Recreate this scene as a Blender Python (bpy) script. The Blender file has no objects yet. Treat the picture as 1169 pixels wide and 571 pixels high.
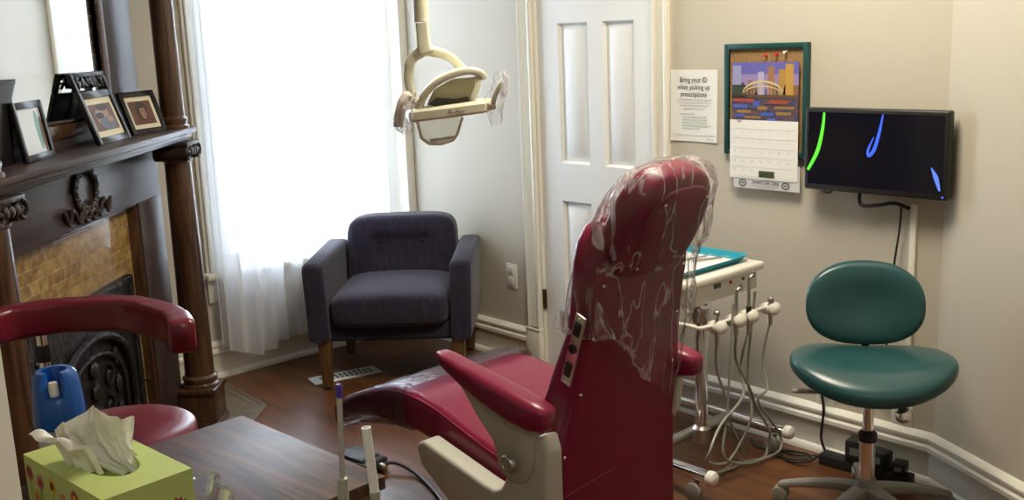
import bpy, bmesh, math, random
from mathutils import Vector, Matrix, noise
random.seed(7)
PI = math.pi
R = math.radians
S = bpy.context.scene
COL = S.collection

# ------------------------------------------------------------------ camera
CAM_H = 1.5
F_PX, PITCH, ROLL = 1179.4, R(11.68), R(2.34)
cd = bpy.data.cameras.new('camera')
cd.sensor_fit = 'HORIZONTAL'; cd.sensor_width = 36.0
cd.lens = 36.0 * F_PX / 1169.0
cd.clip_start = 0.02
cam = bpy.data.objects.new('camera', cd); COL.objects.link(cam)
fw = Vector((0, math.cos(PITCH), -math.sin(PITCH)))
u0 = Vector((0, math.sin(PITCH), math.cos(PITCH))); r0 = Vector((1, 0, 0))
cr = math.cos(ROLL) * r0 - math.sin(ROLL) * u0
cu = math.sin(ROLL) * r0 + math.cos(ROLL) * u0
m3 = Matrix((cr, cu, -fw)).transposed()
cam.matrix_world = Matrix.Translation((0, 0, CAM_H)) @ m3.to_4x4()
S.camera = cam

# ------------------------------------------------------------------ light and exposure
S.view_settings.view_transform = 'Standard'
S.view_settings.look = 'None'
S.view_settings.gamma = 1.0
S.view_settings.use_curve_mapping = False
S.view_settings.exposure = 0.35
S.cycles.use_denoising = True
S.cycles.max_bounces = 10
S.cycles.transparent_max_bounces = 24
S.cycles.sample_clamp_indirect = 6.0
S.cycles.caustics_reflective = False
S.cycles.caustics_refractive = False
WORLD_COL, WORLD_STR = (0.79, 0.89, 1.0), 14.5
CEIL_W, CEIL_COL = 42.0, (1.0, 0.90, 0.71)
HALL_W, HALL_COL = 9.0, (1.0, 0.96, 0.90)
w = bpy.data.worlds.new('sky'); S.world = w; w.use_nodes = True
bg = w.node_tree.nodes['Background']
bg.inputs[0].default_value = (*WORLD_COL, 1); bg.inputs[1].default_value = WORLD_STR


def area(name, loc, rot, sx, sy, watts, col, portal=False):
    l = bpy.data.lights.new(name, 'AREA'); l.shape = 'RECTANGLE'; l.size = sx; l.size_y = sy
    l.energy = watts; l.color = col
    if portal: l.cycles.is_portal = True
    o = bpy.data.objects.new(name, l); COL.objects.link(o); o.location = loc; o.rotation_euler = rot
    return o


# ------------------------------------------------------------------ frames of the room
AW = R(-48.4)
DV = Vector((math.cos(AW), math.sin(AW), 0)); NV = Vector((-DV.y, DV.x, 0))
NB, SW = 3.118, -4.37                      # back wall distance, window wall coordinate
FR_BACK = Matrix.Translation(NV * NB) @ Matrix.Rotation(AW, 4, 'Z')           # x along wall (s), -y into room
FR_WIN = Matrix.Translation(DV * SW) @ Matrix.Rotation(R(41.6), 4, 'Z')       # x along wall (n), -y into room
AM = R(-91.5)
MV = Vector((math.cos(AM), math.sin(AM), 0)); OV = Vector((-MV.y, MV.x, 0))
T0 = Vector((-1.215, 4.07, 0))
FR_MAN = Matrix.Translation(T0) @ Matrix.Rotation(R(88.5), 4, 'Z')            # x = -t, -y into room
CR = DV * -1.475 + NV * NB
AR = R(-75.2)
FR_RIGHT = Matrix.Translation(CR) @ Matrix.Rotation(AR, 4, 'Z')               # x along wall, -y into room

area('window_portal', (FR_WIN @ Vector((2.575, 0.12, 1.5))), (R(90), 0, R(41.6)), 1.0, 2.1, 1, (1, 1, 1), True)


# ------------------------------------------------------------------ materials
MATS = {}


def mat(name, col, rough=0.5, metal=0.0, spec=0.5, bump=None, coat=0.0, var=None, emit=None, sheen=0.0, trans=0.0, ior=1.45):
    if name in MATS: return MATS[name]
    m = bpy.data.materials.new(name); m.use_nodes = True
    nt = m.node_tree; b = nt.nodes['Principled BSDF']
    b.inputs['Base Color'].default_value = (*col, 1); b.inputs['Roughness'].default_value = rough
    b.inputs['Metallic'].default_value = metal; b.inputs['Specular IOR Level'].default_value = spec
    b.inputs['Coat Weight'].default_value = coat; b.inputs['Coat Roughness'].default_value = 0.15
    b.inputs['Sheen Weight'].default_value = sheen
    b.inputs['Transmission Weight'].default_value = trans; b.inputs['IOR'].default_value = ior
    if emit:
        b.inputs['Emission Color'].default_value = (*emit[0], 1); b.inputs['Emission Strength'].default_value = emit[1]
    tc = nt.nodes.new('ShaderNodeTexCoord')
    if var:      # (second colour, scale (x,y,z), detail)
        c2, sc, det = var
        mp = nt.nodes.new('ShaderNodeMapping'); mp.inputs['Scale'].default_value = sc
        nz = nt.nodes.new('ShaderNodeTexNoise'); nz.inputs['Scale'].default_value = 1; nz.inputs['Detail'].default_value = det
        rp = nt.nodes.new('ShaderNodeValToRGB')
        rp.color_ramp.elements[0].color = (*col, 1); rp.color_ramp.elements[1].color = (*c2, 1)
        rp.color_ramp.elements[0].position = 0.35; rp.color_ramp.elements[1].position = 0.65
        nt.links.new(tc.outputs['Object'], mp.inputs[0]); nt.links.new(mp.outputs[0], nz.inputs[0])
        nt.links.new(nz.outputs[0], rp.inputs[0]); nt.links.new(rp.outputs[0], b.inputs['Base Color'])
    if bump:     # (scale, strength, distance)
        nz = nt.nodes.new('ShaderNodeTexNoise'); nz.inputs['Scale'].default_value = bump[0]; nz.inputs['Detail'].default_value = 4
        bp = nt.nodes.new('ShaderNodeBump'); bp.inputs['Strength'].default_value = bump[1]; bp.inputs['Distance'].default_value = bump[2]
        nt.links.new(tc.outputs['Object'], nz.inputs[0]); nt.links.new(nz.outputs[0], bp.inputs['Height'])
        nt.links.new(bp.outputs[0], b.inputs['Normal'])
    MATS[name] = m
    return m


def wood_floor():
    m = bpy.data.materials.new('floorboards'); m.use_nodes = True; nt = m.node_tree; N = nt.nodes; L = nt.links
    b = N['Principled BSDF']; b.inputs['Roughness'].default_value = 0.34; b.inputs['Coat Weight'].default_value = 0.05
    tc = N.new('ShaderNodeTexCoord')
    rot = N.new('ShaderNodeMapping'); rot.inputs['Rotation'].default_value = (0, 0, -AW)
    L.new(tc.outputs['Object'], rot.inputs[0])
    br = N.new('ShaderNodeTexBrick'); br.inputs['Scale'].default_value = 1.0
    br.inputs['Brick Width'].default_value = 1.25; br.inputs['Row Height'].default_value = 0.095
    br.inputs['Mortar Size'].default_value = 0.0014; br.inputs['Bias'].default_value = 0.0
    br.inputs['Color1'].default_value = (0.115, 0.045, 0.016, 1); br.inputs['Color2'].default_value = (0.165, 0.066, 0.023, 1)
    br.inputs['Mortar'].default_value = (0.05, 0.018, 0.008, 1)
    L.new(rot.outputs[0], br.inputs[0])
    st = N.new('ShaderNodeMapping'); st.inputs['Scale'].default_value = (2.2, 26, 1)
    L.new(rot.outputs[0], st.inputs[0])
    nz = N.new('ShaderNodeTexNoise'); nz.inputs['Scale'].default_value = 1.0; nz.inputs['Detail'].default_value = 6; nz.inputs['Distortion'].default_value = 0.6
    L.new(st.outputs[0], nz.inputs[0])
    rp = N.new('ShaderNodeValToRGB'); rp.color_ramp.elements[0].color = (0.5, 0.45, 0.42, 1); rp.color_ramp.elements[1].color = (1.25, 1.2, 1.1, 1)
    rp.color_ramp.elements[0].position = 0.3; rp.color_ramp.elements[1].position = 0.7
    L.new(nz.outputs[0], rp.inputs[0])
    mx = N.new('ShaderNodeMix'); mx.data_type = 'RGBA'; mx.blend_type = 'MULTIPLY'; mx.inputs[0].default_value = 0.9
    L.new(br.outputs['Color'], mx.inputs[6]); L.new(rp.outputs[0], mx.inputs[7]); L.new(mx.outputs[2], b.inputs['Base Color'])
    return m


def grain(name, c1, c2, scale, rough=0.35, axis='Z', coat=0.3):
    """streaky timber running along one object axis"""
    m = bpy.data.materials.new(name); m.use_nodes = True; nt = m.node_tree; N = nt.nodes; L = nt.links
    b = N['Principled BSDF']; b.inputs['Roughness'].default_value = rough; b.inputs['Coat Weight'].default_value = coat
    b.inputs['Coat Roughness'].default_value = 0.2
    tc = N.new('ShaderNodeTexCoord'); mp = N.new('ShaderNodeMapping')
    sc = {'X': (scale * .08, scale, scale), 'Y': (scale, scale * .08, scale), 'Z': (scale, scale, scale * .08)}[axis]
    mp.inputs['Scale'].default_value = sc
    L.new(tc.outputs['Object'], mp.inputs[0])
    nz = N.new('ShaderNodeTexNoise'); nz.inputs['Scale'].default_value = 1; nz.inputs['Detail'].default_value = 7; nz.inputs['Distortion'].default_value = 1.6
    L.new(mp.outputs[0], nz.inputs[0])
    rp = N.new('ShaderNodeValToRGB'); rp.color_ramp.elements[0].color = (*c1, 1); rp.color_ramp.elements[1].color = (*c2, 1)
    rp.color_ramp.elements[0].position = 0.38; rp.color_ramp.elements[1].position = 0.62
    L.new(nz.outputs[0], rp.inputs[0]); L.new(rp.outputs[0], b.inputs['Base Color'])
    MATS[name] = m
    return m


def tile_mat():
    m = bpy.data.materials.new('glazed_brown_tile'); m.use_nodes = True; nt = m.node_tree; N = nt.nodes; L = nt.links
    b = N['Principled BSDF']; b.inputs['Roughness'].default_value = 0.22; b.inputs['Coat Weight'].default_value = 0.5
    tc = N.new('ShaderNodeTexCoord'); sep = N.new('ShaderNodeSeparateXYZ'); cmb = N.new('ShaderNodeCombineXYZ')
    L.new(tc.outputs['Object'], sep.inputs[0]); L.new(sep.outputs[0], cmb.inputs[0]); L.new(sep.outputs[2], cmb.inputs[1])
    br = N.new('ShaderNodeTexBrick'); br.inputs['Scale'].default_value = 1
    br.inputs['Brick Width'].default_value = 0.115; br.inputs['Row Height'].default_value = 0.04; br.inputs['Mortar Size'].default_value = 0.0016
    br.inputs['Color1'].default_value = (0.30, 0.19, 0.065, 1); br.inputs['Color2'].default_value = (0.44, 0.30, 0.12, 1)
    br.inputs['Mortar'].default_value = (0.50, 0.40, 0.22, 1)
    L.new(cmb.outputs[0], br.inputs[0])
    nz = N.new('ShaderNodeTexNoise'); nz.inputs['Scale'].default_value = 40; nz.inputs['Detail'].default_value = 5
    L.new(tc.outputs['Object'], nz.inputs[0])
    rp = N.new('ShaderNodeValToRGB'); rp.color_ramp.elements[0].color = (0.55, 0.5, 0.45, 1); rp.color_ramp.elements[1].color = (1.2, 1.15, 1.0, 1)
    rp.color_ramp.elements[0].position = 0.35; rp.color_ramp.elements[1].position = 0.65
    L.new(nz.outputs[0], rp.inputs[0])
    mx = N.new('ShaderNodeMix'); mx.data_type = 'RGBA'; mx.blend_type = 'MULTIPLY'; mx.inputs[0].default_value = 0.8
    L.new(br.outputs['Color'], mx.inputs[6]); L.new(rp.outputs[0], mx.inputs[7]); L.new(mx.outputs[2], b.inputs['Base Color'])
    bp = N.new('ShaderNodeBump'); bp.inputs['Strength'].default_value = 0.5; bp.inputs['Distance'].default_value = 0.002
    sm = N.new('ShaderNodeMath'); sm.operation = 'SUBTRACT'; 
    L.new(nz.outputs[0], sm.inputs[0]); L.new(br.outputs['Fac'], sm.inputs[1])
    L.new(sm.outputs[0], bp.inputs['Height']); L.new(bp.outputs[0], b.inputs['Normal'])
    return m


def film_mat(name, tint, base_gloss, gloss_rough, bump_scale, bump_str, haze=0.0, glint=0.0, top=0.6):
    """thin clear plastic: mostly see-through, glossy where it turns away, with white glints painted along noise creases"""
    m = bpy.data.materials.new(name); m.use_nodes = True; nt = m.node_tree; N = nt.nodes; L = nt.links
    for n_ in list(N):
        if n_.type == 'BSDF_PRINCIPLED': N.remove(n_)
    out = [x for x in N if x.type == 'OUTPUT_MATERIAL'][0]
    tr = N.new('ShaderNodeBsdfTransparent'); tr.inputs[0].default_value = (*tint, 1)
    gl = N.new('ShaderNodeBsdfGlossy'); gl.inputs['Roughness'].default_value = gloss_rough
    lw = N.new('ShaderNodeLayerWeight'); lw.inputs[0].default_value = 0.25
    mr = N.new('ShaderNodeMapRange'); mr.inputs[3].default_value = base_gloss; mr.inputs[4].default_value = top
    L.new(lw.outputs['Fresnel'], mr.inputs[0])
    mx = N.new('ShaderNodeMixShader'); L.new(mr.outputs[0], mx.inputs[0]); L.new(tr.outputs[0], mx.inputs[1]); L.new(gl.outputs[0], mx.inputs[2])
    tc = N.new('ShaderNodeTexCoord'); nz = N.new('ShaderNodeTexNoise'); nz.inputs['Scale'].default_value = bump_scale; nz.inputs['Detail'].default_value = 3
    nz.inputs['Distortion'].default_value = 1.2
    mp = N.new('ShaderNodeMapping'); mp.inputs['Scale'].default_value = (1.5, 1.5, 0.30); mp.inputs['Rotation'].default_value = (0.1, 0.25, 0)
    L.new(tc.outputs['Object'], mp.inputs[0])
    bp = N.new('ShaderNodeBump'); bp.inputs['Strength'].default_value = bump_str; bp.inputs['Distance'].default_value = 0.02
    L.new(mp.outputs[0], nz.inputs[0]); L.new(nz.outputs[0], bp.inputs['Height'])
    L.new(bp.outputs[0], gl.inputs['Normal']); L.new(bp.outputs[0], lw.inputs['Normal'])
    last = mx
    if haze or glint:
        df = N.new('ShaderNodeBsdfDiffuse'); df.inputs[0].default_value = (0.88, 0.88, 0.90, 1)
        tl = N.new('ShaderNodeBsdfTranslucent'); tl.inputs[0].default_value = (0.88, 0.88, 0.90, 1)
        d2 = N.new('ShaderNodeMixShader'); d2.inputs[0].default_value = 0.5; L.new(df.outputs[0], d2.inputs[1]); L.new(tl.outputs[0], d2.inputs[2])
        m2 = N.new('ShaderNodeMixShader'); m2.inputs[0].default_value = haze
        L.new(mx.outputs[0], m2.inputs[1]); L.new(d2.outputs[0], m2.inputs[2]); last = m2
        if glint:  # white diffuse streaks painted in as glints on the film's folds
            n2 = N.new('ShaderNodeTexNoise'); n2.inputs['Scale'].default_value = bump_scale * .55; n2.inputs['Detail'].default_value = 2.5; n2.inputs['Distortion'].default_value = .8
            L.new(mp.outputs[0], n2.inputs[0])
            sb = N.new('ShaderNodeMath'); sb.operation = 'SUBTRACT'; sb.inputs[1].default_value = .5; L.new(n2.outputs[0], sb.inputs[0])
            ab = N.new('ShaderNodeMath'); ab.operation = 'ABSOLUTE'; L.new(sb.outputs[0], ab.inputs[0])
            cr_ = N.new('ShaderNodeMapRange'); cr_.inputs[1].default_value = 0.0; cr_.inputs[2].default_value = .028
            cr_.inputs[3].default_value = glint; cr_.inputs[4].default_value = haze; L.new(ab.outputs[0], cr_.inputs[0]); L.new(cr_.outputs[0], m2.inputs[0])
    L.new(last.outputs[0], out.inputs[0])
    return m


def sheer_mat():
    m = bpy.data.materials.new('sheer_voile'); m.use_nodes = True; nt = m.node_tree; N = nt.nodes; L = nt.links
    for n_ in list(N):
        if n_.type == 'BSDF_PRINCIPLED': N.remove(n_)
    out = [x for x in N if x.type == 'OUTPUT_MATERIAL'][0]
    tr = N.new('ShaderNodeBsdfTransparent')
    tl = N.new('ShaderNodeBsdfTranslucent'); tl.inputs[0].default_value = (0.90, 0.92, 0.97, 1)
    df = N.new('ShaderNodeBsdfDiffuse'); df.inputs[0].default_value = (0.93, 0.94, 0.96, 1)
    a = N.new('ShaderNodeMixShader'); a.inputs[0].default_value = 0.5
    L.new(tl.outputs[0], a.inputs[1]); L.new(df.outputs[0], a.inputs[2])
    lw = N.new('ShaderNodeLayerWeight'); lw.inputs[0].default_value = 0.3
    mr = N.new('ShaderNodeMapRange'); mr.inputs[3].default_value = 0.66; mr.inputs[4].default_value = 0.95
    L.new(lw.outputs['Facing'], mr.inputs[0])
    b = N.new('ShaderNodeMixShader'); L.new(mr.outputs[0], b.inputs[0])
    L.new(tr.outputs[0], b.inputs[1]); L.new(a.outputs[0], b.inputs[2]); L.new(b.outputs[0], out.inputs[0])
    return m


M_WALL = mat('greige_wall_paint', (0.53, 0.490, 0.405), 0.7, bump=(60, .05, .002))
M_CEIL = mat('ceiling_paint', (0.8, 0.79, 0.76), 0.8)
M_TRIM = mat('ivory_gloss_paint', (0.78, 0.76, 0.68), 0.35)
M_DOOR = mat('white_door_paint', (0.80, 0.81, 0.80), 0.4)
M_FLOOR = wood_floor()
M_SLATE = mat('hearth_slate', (0.13, 0.105, 0.075), 0.45, var=((0.20, 0.165, 0.12), (9, 9, 9), 4))
M_OAK = grain('dark_quartered_oak', (0.034, 0.014, 0.007), (0.098, 0.043, 0.019), 34, 0.3, 'Z', 0.5)
M_OAKX = grain('dark_oak_boards', (0.026, 0.015, 0.014), (0.052, 0.031, 0.029), 26, 0.42, 'X', 0.12)
M_CARVE = mat('dark_carved_wood', (0.028, 0.018, 0.014), 0.4, bump=(90, .6, .004))
M_TILE = tile_mat()
M_IRON = mat('cast_iron', (0.018, 0.016, 0.015), 0.45, 0.3, bump=(28, 1.0, .012))
M_SOOT = mat('dark_recess', (0.01, 0.009, 0.008), 0.8)
M_MIRROR = mat('mirror_glass', (0.92, 0.93, 0.93), 0.02, 1.0)
M_BLACK = mat('black_lacquer', (0.012, 0.011, 0.012), 0.25)
M_BLACKM = mat('black_matte_plastic', (0.015, 0.015, 0.016), 0.45)
M_CREAM = mat('cream_photo_mat', (0.72, 0.66, 0.50), 0.6)
M_RED = mat('cranberry_vinyl', (0.195, 0.006, 0.038), 0.33, bump=(220, .12, .001), coat=0.15)
M_REDD = mat('maroon_vinyl', (0.130, 0.006, 0.020), 0.3, bump=(30, .12, .004), coat=0.2)
M_TEAL = mat('teal_vinyl', (0.018, 0.072, 0.078), 0.3, bump=(240, .1, .001), coat=0.15)
M_PURPLE = mat('dusk_purple_upholstery', (0.014, 0.011, 0.027), 0.95, bump=(260, .5, .002), var=((0.025, 0.020, 0.045), (70, 70, 9), 5), sheen=0.15)
M_LEG = grain('amber_beech', (0.085, 0.042, 0.013), (0.14, 0.075, 0.026), 30, 0.35, 'Z', 0.2)
M_CHROME = mat('chrome', (0.75, 0.75, 0.76), 0.12, 1.0)
M_STEEL = mat('brushed_steel', (0.55, 0.54, 0.52), 0.3, 1.0)
M_CASE = mat('dental_cream_plastic', (0.47, 0.465, 0.41), 0.4)
M_WHITEP = mat('white_plastic', (0.78, 0.76, 0.70), 0.35)
M_LAMP = mat('lamp_ivory_plastic', (0.70, 0.68, 0.54), 0.35)
M_GREYP = mat('grey_plastic', (0.24, 0.235, 0.21), 0.45)
M_HOSE = mat('grey_hose', (0.24, 0.24, 0.20), 0.4)
M_CABLE = mat('black_cable', (0.012, 0.012, 0.012), 0.5)
M_GREENF = mat('dark_green_frame', (0.010, 0.060, 0.058), 0.4)
M_PAPER = mat('white_paper', (0.80, 0.80, 0.78), 0.8)
M_INK = mat('print_ink', (0.10, 0.10, 0.10), 0.8)
M_INKG = mat('green_ink', (0.10, 0.35, 0.12), 0.8)
M_TRAY = mat('aqua_tray_enamel', (0.012, 0.26, 0.36), 0.3)
M_BLUECAP = mat('blue_cap_plastic', (0.010, 0.085, 0.38), 0.25)
M_TISSUE = mat('tissue_paper', (0.86, 0.85, 0.78), 0.9)
M_PURPTIP = mat('violet_tip', (0.06, 0.03, 0.32), 0.35)
M_GLASS = film_mat('clear_pane', (0.98, 0.99, 0.99), 0.04, 0.02, 2, 0.0)
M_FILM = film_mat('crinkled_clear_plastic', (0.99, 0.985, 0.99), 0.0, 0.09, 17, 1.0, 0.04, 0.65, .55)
M_FILM2 = film_mat('clear_vinyl_sleeve', (0.58, 0.55, 0.60), 0.04, 0.12, 12, 0.5, 0.03)
M_LENS = film_mat('clear_lens_plastic', (0.93, 0.94, 0.94), 0.10, 0.05, 6, 0.2, 0.03)
M_SHEER = sheer_mat()


# ------------------------------------------------------------------ mesh builder
class MB:
    def __init__(s): s.v = []; s.f = []; s.m = []; s.mats = []

    def mi(s, m):
        if m is None: return 0
        if m not in s.mats: s.mats.append(m)
        return s.mats.index(m)

    def add(s, vs, fs, m=None, M=None):
        b = len(s.v); i = s.mi(m)
        for p in vs:
            p = Vector(p)
            s.v.append(M @ p if M else p)
        for f in fs: s.f.append(tuple(b + k for k in f)); s.m.append(i)
        return s

    def box(s, x0, x1, y0, y1, z0, z1, bev=0.0, m=None, M=None, seg=2):
        if x0 > x1: x0, x1 = x1, x0
        if y0 > y1: y0, y1 = y1, y0
        if z0 > z1: z0, z1 = z1, z0
        bm = bmesh.new()
        bmesh.ops.create_cube(bm, size=1)
        for v in bm.verts:
            v.co = Vector(((x0 + x1) / 2 + v.co.x * (x1 - x0), (y0 + y1) / 2 + v.co.y * (y1 - y0), (z0 + z1) / 2 + v.co.z * (z1 - z0)))
        if bev: bmesh.ops.bevel(bm, geom=list(bm.edges), offset=min(bev, .49 * min(x1 - x0, y1 - y0, z1 - z0)), segments=seg, affect='EDGES', profile=0.5)
        return s.frombm(bm, m, M)

    def frombm(s, bm, m=None, M=None):
        bm.verts.index_update()
        s.add([v.co.copy() for v in bm.verts], [[v.index for v in f.verts] for f in bm.faces], m, M); bm.free(); return s

    def prism(s, poly, z0, z1, bev=0.0, m=None, M=None, seg=2):
        """poly of (x,y) extruded in z"""
        bm = bmesh.new()
        vs = [bm.verts.new((p[0], p[1], z0)) for p in poly]
        f = bm.faces.new(vs); r = bmesh.ops.extrude_face_region(bm, geom=[f])
        for e in r['geom']:
            if isinstance(e, bmesh.types.BMVert): e.co.z = z1
        bmesh.ops.recalc_face_normals(bm, faces=list(bm.faces))
        if bev: bmesh.ops.bevel(bm, geom=list(bm.edges), offset=bev, segments=seg, affect='EDGES', profile=0.5)
        return s.frombm(bm, m, M)

    def lathe(s, prof, seg=24, c=(0, 0, 0), m=None, M=None, cap=True):
        vs = []; fs = []
        for r_, z in prof:
            for k in range(seg):
                a = 2 * PI * k / seg; vs.append((c[0] + r_ * math.cos(a), c[1] + r_ * math.sin(a), c[2] + z))
        for i in range(len(prof) - 1):
            for k in range(seg):
                a = i * seg + k; b = i * seg + (k + 1) % seg; fs.append((a, b, b + seg, a + seg))
        if cap:
            fs.append(tuple(range(seg))[::-1]); fs.append(tuple((len(prof) - 1) * seg + k for k in range(seg)))
        return s.add(vs, fs, m, M)

    def loft(s, rings, m=None, M=None, cap=True, closed=True):
        n = len(rings[0]); vs = [p for r_ in rings for p in r_]; fs = []
        for i in range(len(rings) - 1):
            for k in range(n if closed else n - 1):
                a = i * n + k; b = i * n + (k + 1) % n; fs.append((a, b, b + n, a + n))
        if cap and closed: fs.append(tuple(range(n))[::-1]); fs.append(tuple((len(rings) - 1) * n + k for k in range(n)))
        return s.add(vs, fs, m, M)

    def sweep(s, pts, ring, up=(0, 0, 1), m=None, M=None, scales=None, cap=True):
        """ring: list of (a,b): a sideways, b along up"""
        pts = [Vector(p) for p in pts]; up = Vector(up); rings = []; prev = None
        for i, p in enumerate(pts):
            t = (pts[min(i + 1, len(pts) - 1)] - pts[max(i - 1, 0)]).normalized()
            if prev is None:
                sd = t.cross(up)
                if sd.length < 1e-3: sd = t.cross(Vector((1, 0, 0)))
            else: sd = prev - t * prev.dot(t)
            sd.normalize()
            if ring[0] != 'r': pass
            prev = sd
            u = sd.cross(t).normalized(); k = scales[i] if scales else 1.0
            rings.append([p + sd * a * k + u * b * k for a, b in ring])
        return s.loft(rings, m, M, cap)

    def tube(s, pts, r_, m=None, M=None, seg=10, smooth=True, sub=6, radii=None):
        if smooth and len(pts) > 2: pts = catmull(pts, sub)
        ring = [(math.cos(2 * PI * k / seg), math.sin(2 * PI * k / seg)) for k in range(seg)]
        if radii is None: sc = [r_] * len(pts)
        else:
            sc = []
            for i in range(len(pts)):
                t = i / (len(pts) - 1) * (len(radii) - 1); j = min(int(t), len(radii) - 2); sc.append(radii[j] + (radii[j + 1] - radii[j]) * (t - j))
        return s.sweep(pts, ring, m=m, M=M, scales=sc)

    def sq(s, c, hx, hy, hz, e1=0.35, e2=0.35, m=None, M=None, nu=28, nv=16, warp=None):
        """superellipsoid: e1 roundness in profile, e2 in plan (1 = ellipse, small = boxy)"""
        def sp(x, e): return math.copysign(abs(x) ** e, x)
        vs = []; fs = []
        for i in range(nv + 1):
            ph = -PI / 2 + PI * i / nv
            for k in range(nu):
                th = 2 * PI * k / nu
                p = Vector((hx * sp(math.cos(ph), e1) * sp(math.cos(th), e2), hy * sp(math.cos(ph), e1) * sp(math.sin(th), e2), hz * sp(math.sin(ph), e1)))
                if warp: p = Vector(warp(p))
                vs.append(p + Vector(c))
        for i in range(nv):
            for k in range(nu):
                a = i * nu + k; b = i * nu + (k + 1) % nu; fs.append((a, b, b + nu, a + nu))
        return s.add(vs, fs, m, M)

    def build(s, name, m=None, parent=None, angle=38, **kw):
        me = bpy.data.meshes.new(name)
        if m and not s.mats: mats = [m]; mi = [0] * len(s.f)
        else: mats = s.mats or [m]; mi = s.m
        me.from_pydata([tuple(p) for p in s.v], [], s.f)
        for q in mats: me.materials.append(q)
        me.polygons.foreach_set('material_index', mi)
        bm = bmesh.new(); bm.from_mesh(me); bmesh.ops.remove_doubles(bm, verts=bm.verts, dist=1e-6)
        bmesh.ops.recalc_face_normals(bm, faces=list(bm.faces)); bm.to_mesh(me); bm.free()
        me.shade_smooth(); me.set_sharp_from_angle(angle=R(angle)); me.update()
        o = bpy.data.objects.new(name, me); COL.objects.link(o)
        if parent: o.parent = parent
        if kw: tag(o, **kw)
        return o


def catmull(pts, sub=6):
    P = [Vector(p) for p in pts]; out = []
    for i in range(len(P) - 1):
        p0 = P[max(i - 1, 0)]; p1 = P[i]; p2 = P[i + 1]; p3 = P[min(i + 2, len(P) - 1)]
        for k in range(sub):
            t = k / sub
            out.append(0.5 * ((2 * p1) + (-p0 + p2) * t + (2 * p0 - 5 * p1 + 4 * p2 - p3) * t * t + (-p0 + 3 * p1 - 3 * p2 + p3) * t ** 3))
    out.append(P[-1]); return out


def rrect(hx, hy, r_, k=4):
    out = []
    for cx, cy, a0 in ((hx - r_, hy - r_, 0), (-hx + r_, hy - r_, 90), (-hx + r_, -hy + r_, 180), (hx - r_, -hy + r_, 270)):
        for i in range(k + 1):
            a = R(a0 + 90 * i / k); out.append((cx + r_ * math.cos(a), cy + r_ * math.sin(a)))
    return out


def tag(o, label=None, cat=None, group=None, kind=None):
    if label: o['label'] = label
    if cat: o['category'] = cat
    if group: o['group'] = group
    if kind: o['kind'] = kind
    return o


def root(name, label, cat, loc=(0, 0, 0), rz=0.0, group=None, M=None):
    o = bpy.data.objects.new(name, None); COL.objects.link(o); o.empty_display_size = 0.05
    if M is not None: o.matrix_world = M
    else: o.location = loc; o.rotation_euler = (0, 0, rz)
    return tag(o, label, cat, group)


def struct(mb, name, m, M=None, parent=None):
    o = mb.build(name, m)
    if M is not None: o.matrix_world = M
    if parent: o.parent = parent
    else: o['kind'] = 'structure'
    return o


def inframe(M, x, y, z, rz=0.0): return M @ Matrix.Translation((x, y, z)) @ Matrix.Rotation(rz, 4, 'Z')


def text_into(mb, body, size, x, z, y, m, align='CENTER', bold=0.0, sx=1.0):
    """lettering standing in the local xz plane, facing -y"""
    c = bpy.data.curves.new('lettering', 'FONT'); c.body = body; c.size = size; c.align_x = align; c.resolution_u = 2
    c.offset = bold
    o = bpy.data.objects.new('lettering', c); COL.objects.link(o)
    dg = bpy.context.evaluated_depsgraph_get(); me = bpy.data.meshes.new_from_object(o.evaluated_get(dg))
    mb.add([(x + v.co.x * sx, y, z + v.co.y) for v in me.vertices], [tuple(p.vertices) for p in me.polygons], m)
    bpy.data.objects.remove(o); bpy.data.curves.remove(c); bpy.data.meshes.remove(me)


# ================================================================== THE ROOM
HC = 2.75
A_ = DV * SW + NV * NB
B_ = CR
Cq = CR + Vector((math.cos(AR), math.sin(AR), 0)) * ((CR.y - 0.75) / -math.sin(AR))
wm0 = T0 - OV * 0.45                       # mantel wall plane
def isect(p, d, q, e):
    den = d.x * e.y - d.y * e.x; t = ((q.x - p.x) * e.y - (q.y - p.y) * e.x) / den; return p + d * t
E_ = isect(wm0, MV, DV * SW, NV)
D_ = isect(wm0, MV, Vector((0, 0.75, 0)), Vector((1, 0, 0)))
big = [(-2.6, -1.6), (2.9, -1.6), (2.9, 6.2), (-2.6, 6.2)]
struct(MB().prism(big, -0.08, 0.0), 'floor', M_FLOOR)
outl = [(A_.x, A_.y), (E_.x, E_.y), (D_.x, D_.y), (D_.x, -1.4), (Cq.x, -1.4), (Cq.x, Cq.y), (B_.x, B_.y)]
struct(MB().prism([(A_ + (DV * -.1 + NV * .1)).to_2d(), (E_.x - .12, E_.y), (D_.x - .1, -1.4), (Cq.x + .1, -1.4), (Cq.x + .1, Cq.y), (B_.x + .1, B_.y + .1)], HC, HC + 0.08), 'ceiling', M_CEIL)


def pl(M, x0, x1, z0, z1, mb=None, th=0.1, y0=0.0):
    return (mb or MB()).box(x0, x1, y0, y0 + th, z0, z1)


# back wall (solid; the door and its casing stand on it)
sE, sW = -1.475, SW - 0.1
mb = MB(); mb.box(sW, -3.31, 0, 0.1, 0, HC); mb.box(-2.645, sE + .03, 0, 0.1, 0, HC); mb.box(-3.31, -2.645, 0, 0.1, 2.02, HC)
mb.box(-3.31, -2.645, 0.1, 0.14, 0, 2.02)
struct(mb, 'wall_back', M_WALL, FR_BACK)
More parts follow.
